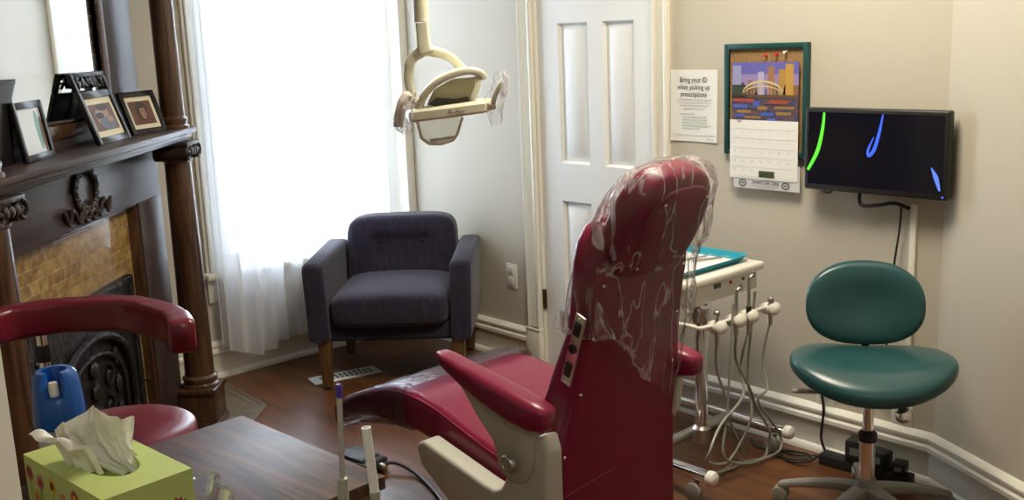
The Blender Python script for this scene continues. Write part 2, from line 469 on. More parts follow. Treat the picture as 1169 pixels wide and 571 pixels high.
# window wall with opening
W0, W1, WZ0, WZ1 = 2.12, 3.0, 0.50, 2.42
nE = (E_ - DV * SW).dot(NV)
mb = MB(); mb.box(nE - .08, W0, 0, 0.12, 0, HC); mb.box(W1, NB, 0, 0.12, 0, HC); mb.box(W0, W1, 0, 0.12, 0, WZ0); mb.box(W0, W1, 0, 0.12, WZ1, HC)
struct(mb, 'wall_window', M_WALL, FR_WIN)
mb = MB(); mb.box(W1 + .07, NB, -0.14, 0.0, 0, HC, .004)
struct(mb, 'trim_1', M_TRIM, FR_WIN)
# mantel wall
tl = (D_ - wm0).dot(MV); te = (E_ - wm0).dot(MV)
mb = MB(); mb.box(-tl - .06, -te, 0.45, 0.55, 0, HC)
struct(mb, 'wall_fireplace', M_WALL, FR_MAN)
# right wall
LR = (Cq - CR).length
mb = MB(); mb.box(-0.02, LR + .06, 0, 0.1, 0, HC)
struct(mb, 'wall_right', M_WALL, FR_RIGHT)
# front wall around the doorway the picture is taken from, and the hall behind it
mb = MB(); mb.box(D_.x - .1, -0.49, 0.66, 0.76, 0, HC); mb.box(0.62, Cq.x + .1, 0.66, 0.76, 0, HC); mb.box(-0.49, 0.62, 0.66, 0.76, 2.1, HC)
struct(mb, 'wall_front', M_WALL)
mb = MB(); mb.box(D_.x - .1, D_.x, -1.4, 0.66, 0, HC); mb.box(Cq.x, Cq.x + .1, -1.4, 0.66, 0, HC); mb.box(D_.x - .1, Cq.x + .1, -1.5, -1.4, 0, HC)
struct(mb, 'wall_hall', M_WALL)
mb = MB()
mb.box(-0.50, -0.412, 0.62, 0.80, 0, 2.1, .004); mb.box(0.545, 0.63, 0.62, 0.80, 0, 2.1, .004); mb.box(-0.50, 0.63, 0.62, 0.80, 2.02, 2.12, .004)
mb.box(-0.56, -0.42, 0.755, 0.79, 0, 2.1, .006)
struct(mb, 'trim_2', M_TRIM)

# baseboards
BP = [(0, 0), (.030, 0), (.030, .012), (.024, .024), (.018, .028), (.018, .108), (.022, .114), (.028, .118), (.028, .132), (.018, .138), (.018, .148), (.024, .152), (.024, .160), (.012, .172), (0, .175)]
def baseboard(name, M, x0, x1):
    mb = MB(); mb.loft([[(x0, -a, b) for a, b in BP], [(x1, -a, b) for a, b in BP]]); struct(mb, name, M_TRIM, M)
mb = MB()
for x0, x1 in ((SW, -3.405), (-2.56, sE)): mb.loft([[(x0, -a, b) for a, b in BP], [(x1, -a, b) for a, b in BP]])
struct(mb, 'baseboard_back', M_TRIM, FR_BACK)
baseboard('baseboard_window', FR_WIN, nE, NB)
baseboard('baseboard_right', FR_RIGHT, 0.0, LR)
mb = MB()
for z_, d_ in ((-te, -te),):
    mb.loft([[(-te, .45 - a, b) for a, b in BP], [(.03, .45 - a, b) for a, b in BP]])
struct(mb, 'baseboard_fireplace', M_TRIM, FR_MAN)

# window casing, sill, sashes, glass
mb = MB()
for xa, xb in ((W0 - .115, W0), (W1, W1 + .075)):
    mb.box(xa, xb, -.022, 0, WZ0 - .14, WZ1 + .1, .004)
    mb.box(xa + .012, xa + .03, -.034, 0, WZ0, WZ1 + .1, .006); mb.box(xb - .022, xb - .006, -.03, 0, WZ0, WZ1 + .1, .005)
mb.box(W0 - .115, W1 + .075, -.03, 0, WZ1, WZ1 + .12, .006)
mb.box(W0 - .13, W1 + .075, -.062, 0, WZ0 - .028, WZ0, .01)
mb.box(W0 - .105, W1 + .065, -.024, 0, WZ0 - .135, WZ0 - .028, .006)
mb.box(W0, W1, 0, .12, WZ0 - .02, WZ0 + .01)
struct(mb, 'trim_3', M_TRIM, FR_WIN)
win = root('window_1', None, None, M=FR_WIN); win['kind'] = 'structure'
mb = MB(); zm = 1.32
for (z0, z1, yy) in ((WZ0 + .01, zm + .02, .05), (zm - .02, WZ1, .085)):
    mb.box(W0, W0 + .045, yy, yy + .03, z0, z1, .003); mb.box(W1 - .045, W1, yy, yy + .03, z0, z1, .003)
    mb.box(W0 + .045, W1 - .045, yy, yy + .03, z0, z0 + .045, .003); mb.box(W0 + .045, W1 - .045, yy, yy + .03, z1 - .04, z1, .003)
mb.build('window_frame', M_TRIM, win)
mb = MB(); mb.box(W0 + .04, W1 - .04, .062, .066, WZ0 + .05, zm - .01); mb.box(W0 + .04, W1 - .04, .098, .102, zm + .01, WZ1 - .03)
mb.build('window_glass', M_GLASS, win)

# door leaf
dr = root('door_1', None, None, M=FR_BACK); dr['kind'] = 'structure'
X0, X1 = -3.305, -2.650; PX = ((-3.180, -3.008), (-2.922, -2.755)); PZ = ((.22, .79), (.955, 1.545), (1.64, 1.87))
mb = MB(); Yf, Yb = .012, .05
xs = [X0, PX[0][0], PX[0][1], PX[1][0], PX[1][1], X1]; zs = [0.008, PZ[0][0], PZ[0][1], PZ[1][0], PZ[1][1], PZ[2][0], PZ[2][1], 2.015]
for i in range(5):
    for j in range(7):
        hole = i in (1, 3) and j in (1, 3, 5)
        x0, x1, z0, z1 = xs[i], xs[i + 1], zs[j], zs[j + 1]
        if not hole:
            mb.add([(x0, Yf, z0), (x1, Yf, z0), (x1, Yf, z1), (x0, Yf, z1)], [(0, 1, 2, 3)])
        else:
            R4 = []
            for q, yy in ((0, Yf), (.010, Yf + .014), (.020, Yf + .014), (.042, Yf + .004)):
                R4.append([(x0 + q, yy, z0 + q), (x1 - q, yy, z0 + q), (x1 - q, yy, z1 - q), (x0 + q, yy, z1 - q)])
            mb.loft(R4, cap=False); mb.add(R4[-1], [(0, 1, 2, 3)])
mb.add([(X0, Yf, .008), (X1, Yf, .008), (X1, Yb, .008), (X0, Yb, .008), (X0, Yf, 2.015), (X1, Yf, 2.015), (X1, Yb, 2.015), (X0, Yb, 2.015)], [(0, 1, 2, 3), (4, 5, 6, 7), (0, 3, 7, 4), (1, 2, 6, 5), (2, 3, 7, 6)])
mb.build('door_leaf', M_DOOR, dr, angle=25)
for hz in (.33, 1.75):
    mb = MB(); mb.lathe([(.006, -.045), (.006, .045)], 10, (X0 + .002, -.004, hz)); mb.box(X0 - .012, X0 + .014, -.002, .004, hz - .045, hz + .045)
    mb.build('hinge', mat('dark_brass', (.16, .12, .06), .35, .9), dr)
mb = MB(); mb.lathe([(.028, 0), (.028, .006), (.010, .010), (.010, .035), (.026, .045), (.030, .058), (.022, .072), (.004, .076)], 20, M=Matrix.Translation((X1 - .07, .01, .93)) @ Matrix.Rotation(R(90), 4, 'X'))
mb.build('door_handle', mat('brass', (.55, .38, .14), .2, 1.0), dr)


def casing(mb, xa, xb, z1):
    w = xb - xa
    prof = [(0, 0), (0, .020), (.008, .024), (.018, .018), (.022, .018)]
    k = 5
    for i in range(k):
        c = .022 + (w - .044) * (i + .5) / k; h = (w - .044) / k / 2
        prof += [(c - h * .8, .018), (c - h * .5, .010), (c + h * .5, .010), (c + h * .8, .018)]
    prof += [(w - .022, .018), (w - .018, .018), (w - .008, .024), (w, .020), (w, 0)]
    mb.loft([[(xa + a, -b, .19) for a, b in prof], [(xa + a, -b, z1) for a, b in prof]])
    mb.box(xa - .004, xb + .004, -.030, 0, 0, .19, .003)
    mb.box(xa - .006, xb + .006, -.033, 0, .176, .19, .004)
mb = MB(); casing(mb, -3.400, -3.318, 2.02); casing(mb, -2.640, -2.563, 2.02); mb.box(-3.41, -2.55, -.03, 0, 2.02, 2.14, .005)
mb.box(-3.320, -3.306, -.004, .06, 0, 2.02); mb.box(-2.649, -2.636, -.004, .06, 0, 2.02)
struct(mb, 'trim_4', M_TRIM, FR_BACK)

# ceiling lamp fixture (a real lamp, above the picture)
cl = root('ceiling_lamp', 'flat round ceiling light with white glass shade above the dental chair', 'lamp', (0.45, 2.75, HC))
mb = MB(); mb.lathe([(.40, -.03), (.42, -.02), (.42, 0)], 40); mb.build('lamp_base', M_WHITEP, cl)
mb = MB(); mb.lathe([(.01, -.085), (.2, -.078), (.34, -.055), (.40, -.03), (.38, -.025)], 40)
mb.build('lamp_shade', mat('lit_opal_glass', (.9, .85, .7), .3, emit=((1.0, .91, .74), 2.5)), cl)
la = area('ceiling_lamp_light', (0.45, 2.75, HC - .10), (0, 0, 0),   .75, .75, CEIL_W, CEIL_COL)
lh = area('hall_fill_light', (0.2, -0.5, HC - .06), (0, 0, 0), .5, .5, HALL_W, HALL_COL)  # soft fill light added in the unseen hall to brighten from the front

# ================================================================== FIREPLACE  (frame: x=-t, y = depth behind shelf edge)
fp = root('fireplace_mantel', 'dark oak fireplace mantel with columns, overmantel mirror and brown tiles', 'fireplace', M=FR_MAN)
LT = 1.60                                    # length of shelf
TC = (.07, 1.50)                            # columns
SH = 1.205
mb = MB()
mb.box(-LT, .0, .0, .45, SH - .022, SH, .006); mb.box(-LT + .015, -.015, .014, .45, SH - .038, SH - .022, .004)
mb.box(-LT + .03, -.03, .028, .45, SH - .05, SH - .038, .003)
mb.build('shelf', M_OAKX, fp)
mb = MB(); mb.box(-1.54, -.08, .14, .16, .955, SH - .05, .002); mb.build('frieze_panel', M_OAKX, fp)
for x0, x1 in ((-.31, -.08), (-1.54, -1.33)):
    mb = MB(); mb.box(x0, x1, .14, .19, 0, .955, .002); mb.box(x0 if x0 < -1 else x0 - .0, x1, .19, .45, 0, SH - .05)
    mb.build('side_panel', M_OAKX if False else grain('dark_oak_stile', (0.028, 0.017, 0.016), (0.056, 0.035, 0.033), 26, 0.42, 'Z', 0.12) if 'dark_oak_stile' not in MATS else MATS['dark_oak_stile'], fp)
mb = MB(); mb.box(-1.33, -.31, .185, .20, 0, .955); tp = mb.build('tile_surround', M_TILE, fp)
mb = MB(); mb.box(-.322, -.31, .150, .19, 0, .955, .001); mb.box(-1.33, -1.318, .150, .19, 0, .955, .001); mb.box(-1.33, -.31, .150, .19, .945, .955, .001)
mb.build('tile_edging', M_OAK, fp)


def column(t, z0, z1, rb, rt, plinth, capital):
    x, y = -t, .065
    sh_ = MB()
    H = z1 - z0
    prof = [(rb * 1.28, 0), (rb * 1.28, .010), (rb * 1.12, .016), (rb * 1.12, .022), (rb * 1.2, .030), (rb * 1.2, .038), (rb, .048)]
    for i in range(9):
        q = i / 8; prof.append((rb + (rt - rb) * q ** 1.3, .05 + (H - .075) * q))
    prof += [(rt * 1.12, H - .02), (rt * 1.15, H - .012), (rt, H - .008), (rt, H)]
    sh_.lathe(prof, 28, (x, y, z0)); c = sh_.build('column', M_OAK, fp)
    if plinth:
        b_ = MB(); b_.box(x - .072, x + .072, y - .072, y + .072, 0, z0 - .02, .004); b_.box(x - .08, x + .08, y - .08, y + .08, z0 - .022, z0, .006)
        b_.box(x - .08, x + .08, y - .08, y + .08, 0, .03, .004)
        b_.build('plinth', M_OAK, c)
    if capital:
        k = MB(); zc = z1
        k.box(x - .075, x + .075, y - .070, y + .075, zc + .040, zc + .055, .003)
        k.lathe([(rt, -.002), (rt * 1.25, .012), (rt * 1.3, .026), (rt * 1.2, .042)], 20, (x, y, zc))
        for sx in (-1, 1):
            pts = []
            for i in range(26):
                a = i / 25 * 2.3 * PI; rr = .030 * (1 - i / 25 * .85)
                pts.append((x + sx * (.058 + rr * math.sin(a) * 1), y - .066, zc + .012 + rr * math.cos(a)))
            k.tube(pts, .006, smooth=False, seg=8)
            k.lathe([(.028, 0), (.028, .125)], 18, M=Matrix.Translation((x + sx * .058, y - .062, zc + .012)) @ Matrix.Rotation(R(-90), 4, 'X'))
        for i in range(3):
            k.sq((x - .028 + .028 * i, y - .066, zc + .018), .013, .010, .017, 1, 1, nu=10, nv=6)
        k.build('capital', M_CARVE, c)


for t in TC:
    column(t, .17, SH - .105, .058, .050, True, True)
    column(t, SH, 2.25, .045, .040, False, True)
# overmantel
mb = MB(); mb.box(-.36, -.08, .182, .21, SH, 2.3, .002); mb.box(-1.54, -1.30, .182, .21, SH, 2.3, .002)
mb.box(-1.30, -.36, .182, .21, SH, SH + .04, .002); mb.box(-1.30, -.36, .182, .21, 2.05, 2.3, .002); mb.box(-1.54, -.08, .21, .45, SH, 2.3)
mb.build('overmantel_panel', MATS['dark_oak_stile'], fp)
mb = MB(); mb.box(-LT + .02, -.0, .0, .45, 2.31, 2.36, .01); mb.build('cornice', M_OAKX, fp)
mr_ = MB()
fx0, fx1, fz0, fz1 = -1.30, -.36, SH + .035, 2.05
for a, b, c, d in ((fx0, fx0 + .045, fz0, fz1), (fx1 - .045, fx1, fz0, fz1), (fx0 + .045, fx1 - .045, fz0, fz0 + .045), (fx0 + .045, fx1 - .045, fz1 - .045, fz1)):
    mr_.box(a, b, .167, .197, c, d, .008)
fr_ = mr_.build('mirror_frame', M_OAK, fp)
bd = MB()
for i in range(80):
    z = fz0 + .05 + i * .0098
    if z < fz1 - .05:
        for x in (fx0 + .05, fx1 - .05): bd.sq((x, .172, z), .0055, .0055, .0050, 1, 1, nu=8, nv=5)
for i in range(96):
    x = fx0 + .055 + i * .0098
    if x < fx1 - .05: bd.sq((x, .172, fz0 + .05), .0050, .0055, .0055, 1, 1, nu=8, nv=5)
bd.build('beading', M_CARVE, fr_)
mb = MB(); mb.box(fx0 + .045, fx1 - .045,   .184, .190, fz0 + .045, fz1 - .045); mb.build('mirror', M_MIRROR, fp)
# wreath with ribbons
wr = MB(); wc = (-.755, .136, 1.070)
for i in range(34):
    a = 2 * PI * i / 34; rr = 1 + .05 * math.sin(7 * a)
    wr.sq((wc[0] + .080 * rr * math.cos(a), wc[1] - .004, wc[2] + .066 * rr * math.sin(a)), .011, .009, .011, 1, 1, nu=8, nv=6)
    a2 = a + .09
    wr.sq((wc[0] + (.080 + .010 * (-1) ** i) * math.cos(a2), wc[1] - .006, wc[2] + (.066 + .010 * (-1) ** i) * math.sin(a2)), .006, .006, .006, 1, 1, nu=8, nv=5)
for sx in (-1, 1):
    pts = [(wc[0] + sx * x_ * 1.15, wc[1] - .006, wc[2] - z_) for x_, z_ in ((0, .078), (.03, .05), (.05, .078), (.07, .095), (.09, .060), (.108, .05), (.118, .075), (.132, .092), (.150, .055), (.16, .05))]
    wr.tube(pts, .007, radii=[.010, .008, .009, .006, .009, .005, .008, .004], seg=8)
    pts = [(wc[0] + sx * x_, wc[1] - .008, wc[2] - z_) for x_, z_ in ((0, .075), (.02, .098), (.045, .088), (.03, .068), (.0, .08))]
    wr.tube(pts, .007, seg=8)
wr.build('wreath_carving', M_CARVE, fp)
# iron summer front
ir = MB(); ix0, ix1, iz = -1.22, -.40, .71
ir.box(ix0, ix1, .168, .188, 0, iz, .004)
ir.box(ix0, ix1, .155, .18, iz - .03, iz, .006); ir.box(ix0, ix0 + .035, .155, .18, 0, iz, .006); ir.box(ix1 - .035, ix1, .155, .18, 0, iz, .006)
g = ir.build('iron_surround', M_IRON, fp)
ar = MB(); cx_ = (ix0 + ix1) / 2
pts = [(cx_ - .30, .152, .05)] + [(cx_ - .30 * math.cos(PI * i / 14), .152, .38 + .20 * math.sin(PI * i / 14)) for i in range(15)] + [(cx_ + .30, .152, .05)]
ar.tube(pts, .014, smooth=False, seg=8)
pts = [(cx_ - .24, .152, .05)] + [(cx_ - .24 * math.cos(PI * i / 14), .156, .36 + .16 * math.sin(PI * i / 14)) for i in range(15)] + [(cx_ + .24, .152, .05)]
ar.tube(pts, .008, smooth=False, seg=8)
random.seed(3)
for sx in (-1, 1):
    for j in range(4):
        z = .12 + j * .10; pts = []
        for i in range(16):
            a = i / 15 * 2.4 * PI; rr = .042 * (1 - i / 15 * .8); pts.append((cx_ + sx * (.10 + .02 * (j % 2) + rr * math.sin(a)), .160, z + rr * math.cos(a)))
        ar.tube(pts, .007, smooth=False, seg=6)
        ar.sq((cx_ + sx * .19, .160, z + .05), .020, .01, .034, 1, 1, nu=10, nv=6)
for j in range(6): ar.sq((cx_, .156, .10 + .075 * j), .026, .012, .030, 1, 1, nu=10, nv=6)
for sx in (-1, 1):
    for j in range(3): ar.sq((cx_ + sx * (.345), .160, .53 + .04 * j), .018, .01, .016, 1, 1, nu=10, nv=6)
ar.build('iron_scrollwork', M_IRON, g)
mb = MB(); mb.lathe([(.004, 0), (.004, .03), (.010, .034), (.010, .046)], 10, M=Matrix.Translation((ix1 + .012, .185, .30)) @ Matrix.Rotation(R(90), 4, 'X')); mb.build('damper_knob', M_CARVE, fp)
# hearth
hq = lambda off, t: (T0 + OV * off + MV * t)
hp = [Vector((-1.385, 4.56, 0)), Vector((-1.083, 4.193, 0)), hq(.118, 1.70), hq(-.40, 1.70), hq(-.40, -.2)]
mb = MB(); mb.prism([(p.x, p.y) for p in hp], 0.0, .004); struct(mb, 'trim_5', M_SLATE)
cen = Vector((-1.38, 3.6, 0)); ip = [hp[1] + (cen - hp[1]).normalized() * .0, hp[2]]
mb = MB()
def strip(p, q, wd, z0, z1):
    d_ = (q - p).normalized(); n_ = Vector((-d_.y, d_.x, 0)) * wd / 2
    mb.prism([(p + n_).to_2d(), (q + n_).to_2d(), (q - n_).to_2d(), (p - n_).to_2d()], z0, z1)
strip(hp[0], hp[1], .02, .0, .006); strip(hp[1], hp[2], .02, .0, .006)
strip(hp[0] - OV * .05, hp[1] - OV * .05, .003, .0, .0055); 
struct(mb, 'trim_6', mat('hearth_border', (.16, .13, .10), .4))


# ================================================================== THINGS ON THE MANTEL
def picture_frame(label, a, b, h, lean, depth_m, build_extra, mat_w, photo, group=None, name='picture_frame'):
    """a, b: foot corners on the shelf (left, right as seen). local x along foot, z up the frame, -y front"""
    a = Vector(a); b = Vector(b); e = (b - a); wd = e.length; ang = math.atan2(e.y, e.x)
    r_ = root(name, label, 'picture frame', M=Matrix.Translation((a + b) / 2) @ Matrix.Rotation(ang, 4, 'Z') @ Matrix.Rotation(-lean, 4, 'X'))
    bw, top = depth_m
    mb = MB(); hw = wd / 2; th = .016
    zt = h - top
    ix, iz0, iz1 = hw - bw, bw, zt - bw
    mb.box(-hw, -ix, 0, th, 0, zt, .004); mb.box(ix, hw, 0, th, 0, zt, .004); mb.box(-ix, ix, 0, th, 0, iz0, .004); mb.box(-ix, ix, 0, th, iz1, zt, .004)
    if top:
        mb.box(-hw, hw, 0, th, h - .018, h, .006); mb.box(-hw, -hw + .022, 0, th, zt, h, .004); mb.box(hw - .022, hw, 0, th, zt, h, .004)
    mb.box(-ix, ix, th * .7, th, iz0, iz1)
    mb.build('frame', M_BLACK, r_)
    m2 = MB(); m2.box(-ix, ix, th * .5, th * .62, iz0, iz1, m=M_CREAM if mat_w else photo[0][4])
    px, pz0, pz1 = ix - mat_w, iz0 + mat_w, iz1 - mat_w
    m2.box(-px, px, th * .46, th * .52, pz0, pz1, m=photo[0][4])
    W_, H_ = px, pz1 - pz0; k = 0
    for (u, v, ru, rv, mm) in photo[1:]:
        k += 1; n_ = 22; y = th * .46 - .0003 * k
        vs = []
        for i in range(n_):
            a_ = 2 * PI * i / n_
            vs.append((max(-px, min(px, (u + ru * math.cos(a_)) * W_)), y, max(pz0, min(pz1, pz0 + (v + rv * math.sin(a_)) * H_))))
        m2.add(vs, [tuple(range(n_))], mm)
    m2.build('photograph', None, r_)
    if top:
        t_ = MB(); text_into(t_, 'FAMILY', .052, 0, zt + .012, .006, M_BLACK, bold=.0016, sx=(wd - .05) / .175)
        o_ = t_.build('lettering', M_BLACK, r_)
        sm = o_.modifiers.new('solid', 'SOLIDIFY'); sm.thickness = .006
    mb = MB(); mb.box(-.03, .03, 0, .004, 0, h * .75, .001, M=Matrix.Translation((0, th, 0.02)) @ Matrix.Rotation(lean * 0.0, 4, 'X'))
    s_ = mb.build('easel_back', M_BLACKM, r_)
    return r_
P_DK = mat('photo_dark', (.05, .035, .035), .5); P_SK = mat('photo_skin', (.34, .19, .13), .5); P_BR = mat('photo_brown', (.14, .07, .045), .5)  # P_DK is the dark print tone of hair and eyes
P_RD = mat('photo_rust', (.13, .045, .035), .5); P_BL = mat('photo_slate_blue', (.12, .14, .18), .5); P_LT = mat('photo_pale', (.55, .58, .57), .3)
P_TL = mat('photo_teal', (.12, .30, .26), .4); P_GR = mat('photo_grey', (.25, .22, .20), .5)
picture_frame('black frame topped with the cut-out word FAMILY, leaning beside the mirror', (-1.317, 3.362, SH), (-1.315, 3.642, SH), .250, R(18), (.026, .066), None, .020,
              [(0, 0, 0, 0, P_BR), (-.3, .55, .4, .25, P_GR), (.1, .68, .42, .22, P_SK), (.1, .86, .5, .13, P_DK), (-.35, .40, .35, .18, P_SK), (-.35, .56, .36, .12, P_DK), (.15, .25, .7, .25, P_BL), (.45, .40, .25, .12, P_SK)])
picture_frame('black frame with a dark-haired portrait, nearest the mantel column', (-1.340, 3.736, SH), (-1.276, 3.921, SH), .163, R(19), (.021, 0), None, .016,
              [(0, 0, 0, 0, P_BR), (.0, .10, .8, .30, P_RD), (.0, .58, .50, .42, P_DK), (.06, .52, .27, .30, P_SK), (.04, .80, .34, .12, P_DK), (-.05, .56, .05, .03, P_DK), (.17, .56, .05, .03, P_DK), (.06, .36, .09, .025, P_BR)])
picture_frame('black frame with a pale glassy photo, beside the tapered black vase', (-1.336, 2.880, SH), (-1.352, 3.100, SH), .171, R(8), (.021, 0), None, .0,
              [(0, 0, 0, 0, P_LT), (.55, .5, .2, .45, P_TL), (.85, .4, .18, .4, P_BR)])
vs_ = root('black_vase', 'glossy black tapered square vase behind the leftmost picture frame', 'vase', (T0 + OV * -.150 + MV * 1.235 + Vector((0, 0, SH))), R(88.5))
mb = MB(); rg = []
for q, z in ((.055, 0), (.058, .02), (.066, .09), (.078, .19), (.096, .232), (.099, .24), (.094, .24), (.074, .19), (.055, .03)): rg.append([(x * 1.0, y * .30, z * .95) for x, y in rrect(q, q, .014)])
mb.loft(rg); mb.build('vase_body', M_BLACK, vs_)
mb = MB(); mb.loft([[(x * 1.0, y * .30, z * .95) for x, y in rrect(.0985, .0985, .014)] for z in (.236, .246)]); mb.build('rim', M_BLACKM, vs_)

# ================================================================== CURTAIN
mb = MB(); n_x, n_z = 150, 26; vs = []; fs = []
for j in range(n_z + 1):
    q = j / n_z; z = 2.56 - q * (2.56 - .15)
    for i in range(n_x + 1):
        u = i / n_x
        n0, n1 = 2.035 - .02 * q, 3.035
        x = n0 + (n1 - n0) * u
        amp = .012 + .012 * q
        y = -.082 + amp * math.sin(u * 2 * PI * 9.5 + .8 * math.sin(3 * q + 5 * u)) + .006 * math.sin(u * 31 + 2 * q)
        x += .010 * math.sin(u * 2 * PI * 9.5 * 2 + q)
        zz = z + (.02 * math.sin(u * 13) + (.10 * max(0, u - .62) / .38)) * (q > .99)
        vs.append((x, y, zz))
for j in range(n_z):
    for i in range(n_x):
        a = j * (n_x + 1) + i; fs.append((a, a + 1, a + n_x + 2, a + n_x + 1))
cu_ = root('sheer_curtain', 'white sheer voile curtain hanging in front of the bright window', 'curtain', M=FR_WIN)
mb.add(vs, fs); mb.build('curtain_fabric', M_SHEER, cu_, angle=180)
# second, gathered layer on the left third
mb = MB(); vs = []; fs = []
for j in range(n_z + 1):
    q = j / n_z; z = 2.56 - q * (2.56 - .12)
    for i in range(61):
        u = i / 60; n1 = 2.27 + .04 * q
        x = 2.03 + (n1 - 2.03) * u
        y = -.150 + (.014 + .012 * q) * math.sin(u * 2 * PI * 3.5 + q * 1.2) - .02 * math.sin(PI * u)
        vs.append((x, y, z + (.03 * (1 - math.cos(2 * PI * u)) * -.6 + .03) * (q > .99)))
for j in range(n_z):
    for i in range(60):
        a = j * 61 + i; fs.append((a, a + 1, a + 62, a + 61))
mb.add(vs, fs); mb.build('gathered_fabric', M_SHEER, cu_, angle=180)
mb = MB(); mb.tube([(2.0, -.13, 2.57), (3.05, -.13, 2.57)], .011, smooth=False); mb.build('curtain_rod', M_WHITEP, cu_)

# ================================================================== PURPLE ARMCHAIR
ch = root('armchair', 'dark purple tufted armchair on amber wood legs by the window', 'armchair', (-.530, 4.640, 0), R(-3))
def wf(p):   # slight flare towards the top
    return p
mb = MB(); mb.box(-.325, .325, -.285, .27, .215, .30, .02, seg=3); mb.build('base_frame', M_PURPLE, ch)
for sx in (-1, 1):
    mb = MB(); rg = []
    for (y, zt, hw) in ((-.315, .545, .036), (-.31, .560, .044), (-.29, .572, .047), (0.0, .578, .047), (.22, .582, .047), (.275, .572, .046), (.29, .55, .036)):
        zb = .22; cx = sx * .310; hz = (zt - zb) / 2
        ring = [(cx + a + sx * .012 * ((zb + hz + b - .22) / .35), y, zb + hz + b) for a, b in rrect(hw, hz, .022)]
        rg.append(ring)
    mb.loft(rg); mb.build('armrest', M_PURPLE, ch, angle=60)
def seatw(p):
    q = p.copy(); q.z += .016 * (1 - (p.x / .26) ** 2) * (1 if p.z > 0 else 0); q.y -= .012 * (1 - abs(p.x) / .26); return q
mb = MB(); mb.sq((0, -.055, .352), .262, .275, .078, .42, .22, warp=seatw, nu=48, nv=20); mb.build('seat_cushion', M_PURPLE, ch, angle=80)
def backw(p):
    q = p.copy(); f = 0
    for bx, bz in ((-.10, .075), (.10, .075)): f += math.exp(-((p.x - bx) ** 2 + (p.z - bz) ** 2) / (2 * .022 ** 2))
    if p.y < 0: q.y += .042 * f
    q.y += p.z * .14; return q
mb = MB(); mb.sq((0, .205, .50), .262, .078, .195, .34, .34, warp=lambda p: backw(p), nu=120, nv=56); bk = mb.build('back_cushion', M_PURPLE, ch, angle=80)
for bx in (-.10, .10): mb = MB(); mb.sq((bx, .166, .575), .009, .006, .009, 1, 1, nu=10, nv=6); mb.build('tuft_button', M_PURPLE, bk)
mb = MB(); mb.box(-.30, .30, .235, .29, .22, .55, .02, M=None); mb.build('back_panel', M_PURPLE, ch)
for sx, sy in ((-1, -1), (1, -1), (-1, 1), (1, 1)):
    mb = MB(); x, y = sx * .295, sy * .275 - .02 * (sy > 0)
    mb.loft([[(x + a, y + b, .012) for a, b in rrect(.021, .021, .004, 2)], [(x + a, y + b, .225) for a, b in rrect(.028, .028, .004, 2)]])
    l_ = mb.build('leg', M_LEG, ch)
    mb = MB(); mb.lathe([(.014, 0), (.018, .004), (.018, .014)], 14, (x, y, 0)); mb.build('glide', M_BLACKM, l_)

# floor register
vr = root('floor_register', 'white slotted floor vent cover beside the armchair leg', 'vent', (-.792, 4.550, 0.0), R(29))
mb = MB(); mb.box(-.16, .16, -.055, .055, 0, .006, .003); mb.build('vent_plate', M_PAPER, vr)
mb = MB()
for i in range(11):
    for yy in (-.030, .004):
        x = -.115 + i * .023
        mb.box(x, x + .009, yy, yy + .026, .0055, .0065)
mb.build('vent_slots', M_BLACKM, vr)

# ================================================================== WALL PLATES
def plate(label, s_, z_, kind='outlet'):
    r_ = root('wall_outlet', label, 'outlet', M=inframe(FR_BACK, s_, 0, z_))
    mb = MB(); mb.box(-.037, .037, -.006, 0, -.058, .058, .003); mb.build('cover_plate', M_WHITEP, r_)
    mb = MB()
    for dz in (-.026, .026): mb.box(-.016, .016, -.009, -.004, dz - .019, dz + .019, .003)
    mb.build('socket_face', mat('outlet_face', (.66, .64, .58), .35), r_)
    return r_
plate('white wall outlet above the baseboard between armchair and door', -3.518, .405)
plate('small white wall outlet low behind the teal stool, left of its post', -1.87, .235)
plate('white wall outlet low on the wall near the right corner, behind stool knob', -1.585, .235)
mb = MB(); mb.box(-1.573, -1.553, -.013, 0, .31, .925, .003)
mb = MB(); mb.box(-.0105, .0105, -.013, 0, 0, .62, .003)
o = mb.build('cable_conduit', M_TRIM); o.matrix_world = inframe(FR_BACK, -1.568, 0, .305); tag(o, 'ivory cable conduit running up the wall below the monitor', 'conduit')

# ================================================================== PAPER NOTICE
nt_ = root('paper_notice', 'white printed notice about bringing ID for prescriptions, taped by the door', 'notice', M=inframe(FR_BACK, -2.449, -.002, 1.0835, 0) @ Matrix.Rotation(R(.3), 4, 'Y'))
mb = MB()
vs = []; fs = []
for j in range(9):
    for i in range(7):
        u, v = i / 6, j / 8; vs.append((-.109 + .218 * u, -.0015 - .004 * (abs(u - .5) * 2) ** 3 * (1 - v) ** 2, .268 * v))
for j in range(8):
    for i in range(6): a = j * 7 + i; fs.append((a, a + 1, a + 8, a + 7))
mb.add(vs, fs); o_ = mb.build('sheet', M_PAPER, nt_, angle=180)
mb = MB(); y = -.0085
for i, s_ in enumerate(('Bring your ID', 'when picking up', 'prescriptions')): text_into(mb, s_, .027, 0, .222 - i * .0265, y + .0005, M_INK, bold=.0003, sx=.86)
def greek(mb, x0, x1, z, m=M_INK, h=.0035):
    x = x0
    while x < x1:
        w_ = random.uniform(.006, .017); w_ = min(w_, x1 - x)
        mb.add([(x, y + .0005, z), (x + w_, y + .0005, z), (x + w_, y + .0005, z + h), (x, y + .0005, z + h)], [(0, 1, 2, 3)], m); x += w_ + .0028
gi = mat('pale_ink', (.42, .42, .42), .8); gg = mat('pale_green_ink', (.30, .52, .32), .8)
for k, (a, b) in enumerate(((-.075, .085), (-.073, .082), (-.065, .075), (-.045, .055))): greek(mb, a, b, .156 - k * .011, gi, .0028)
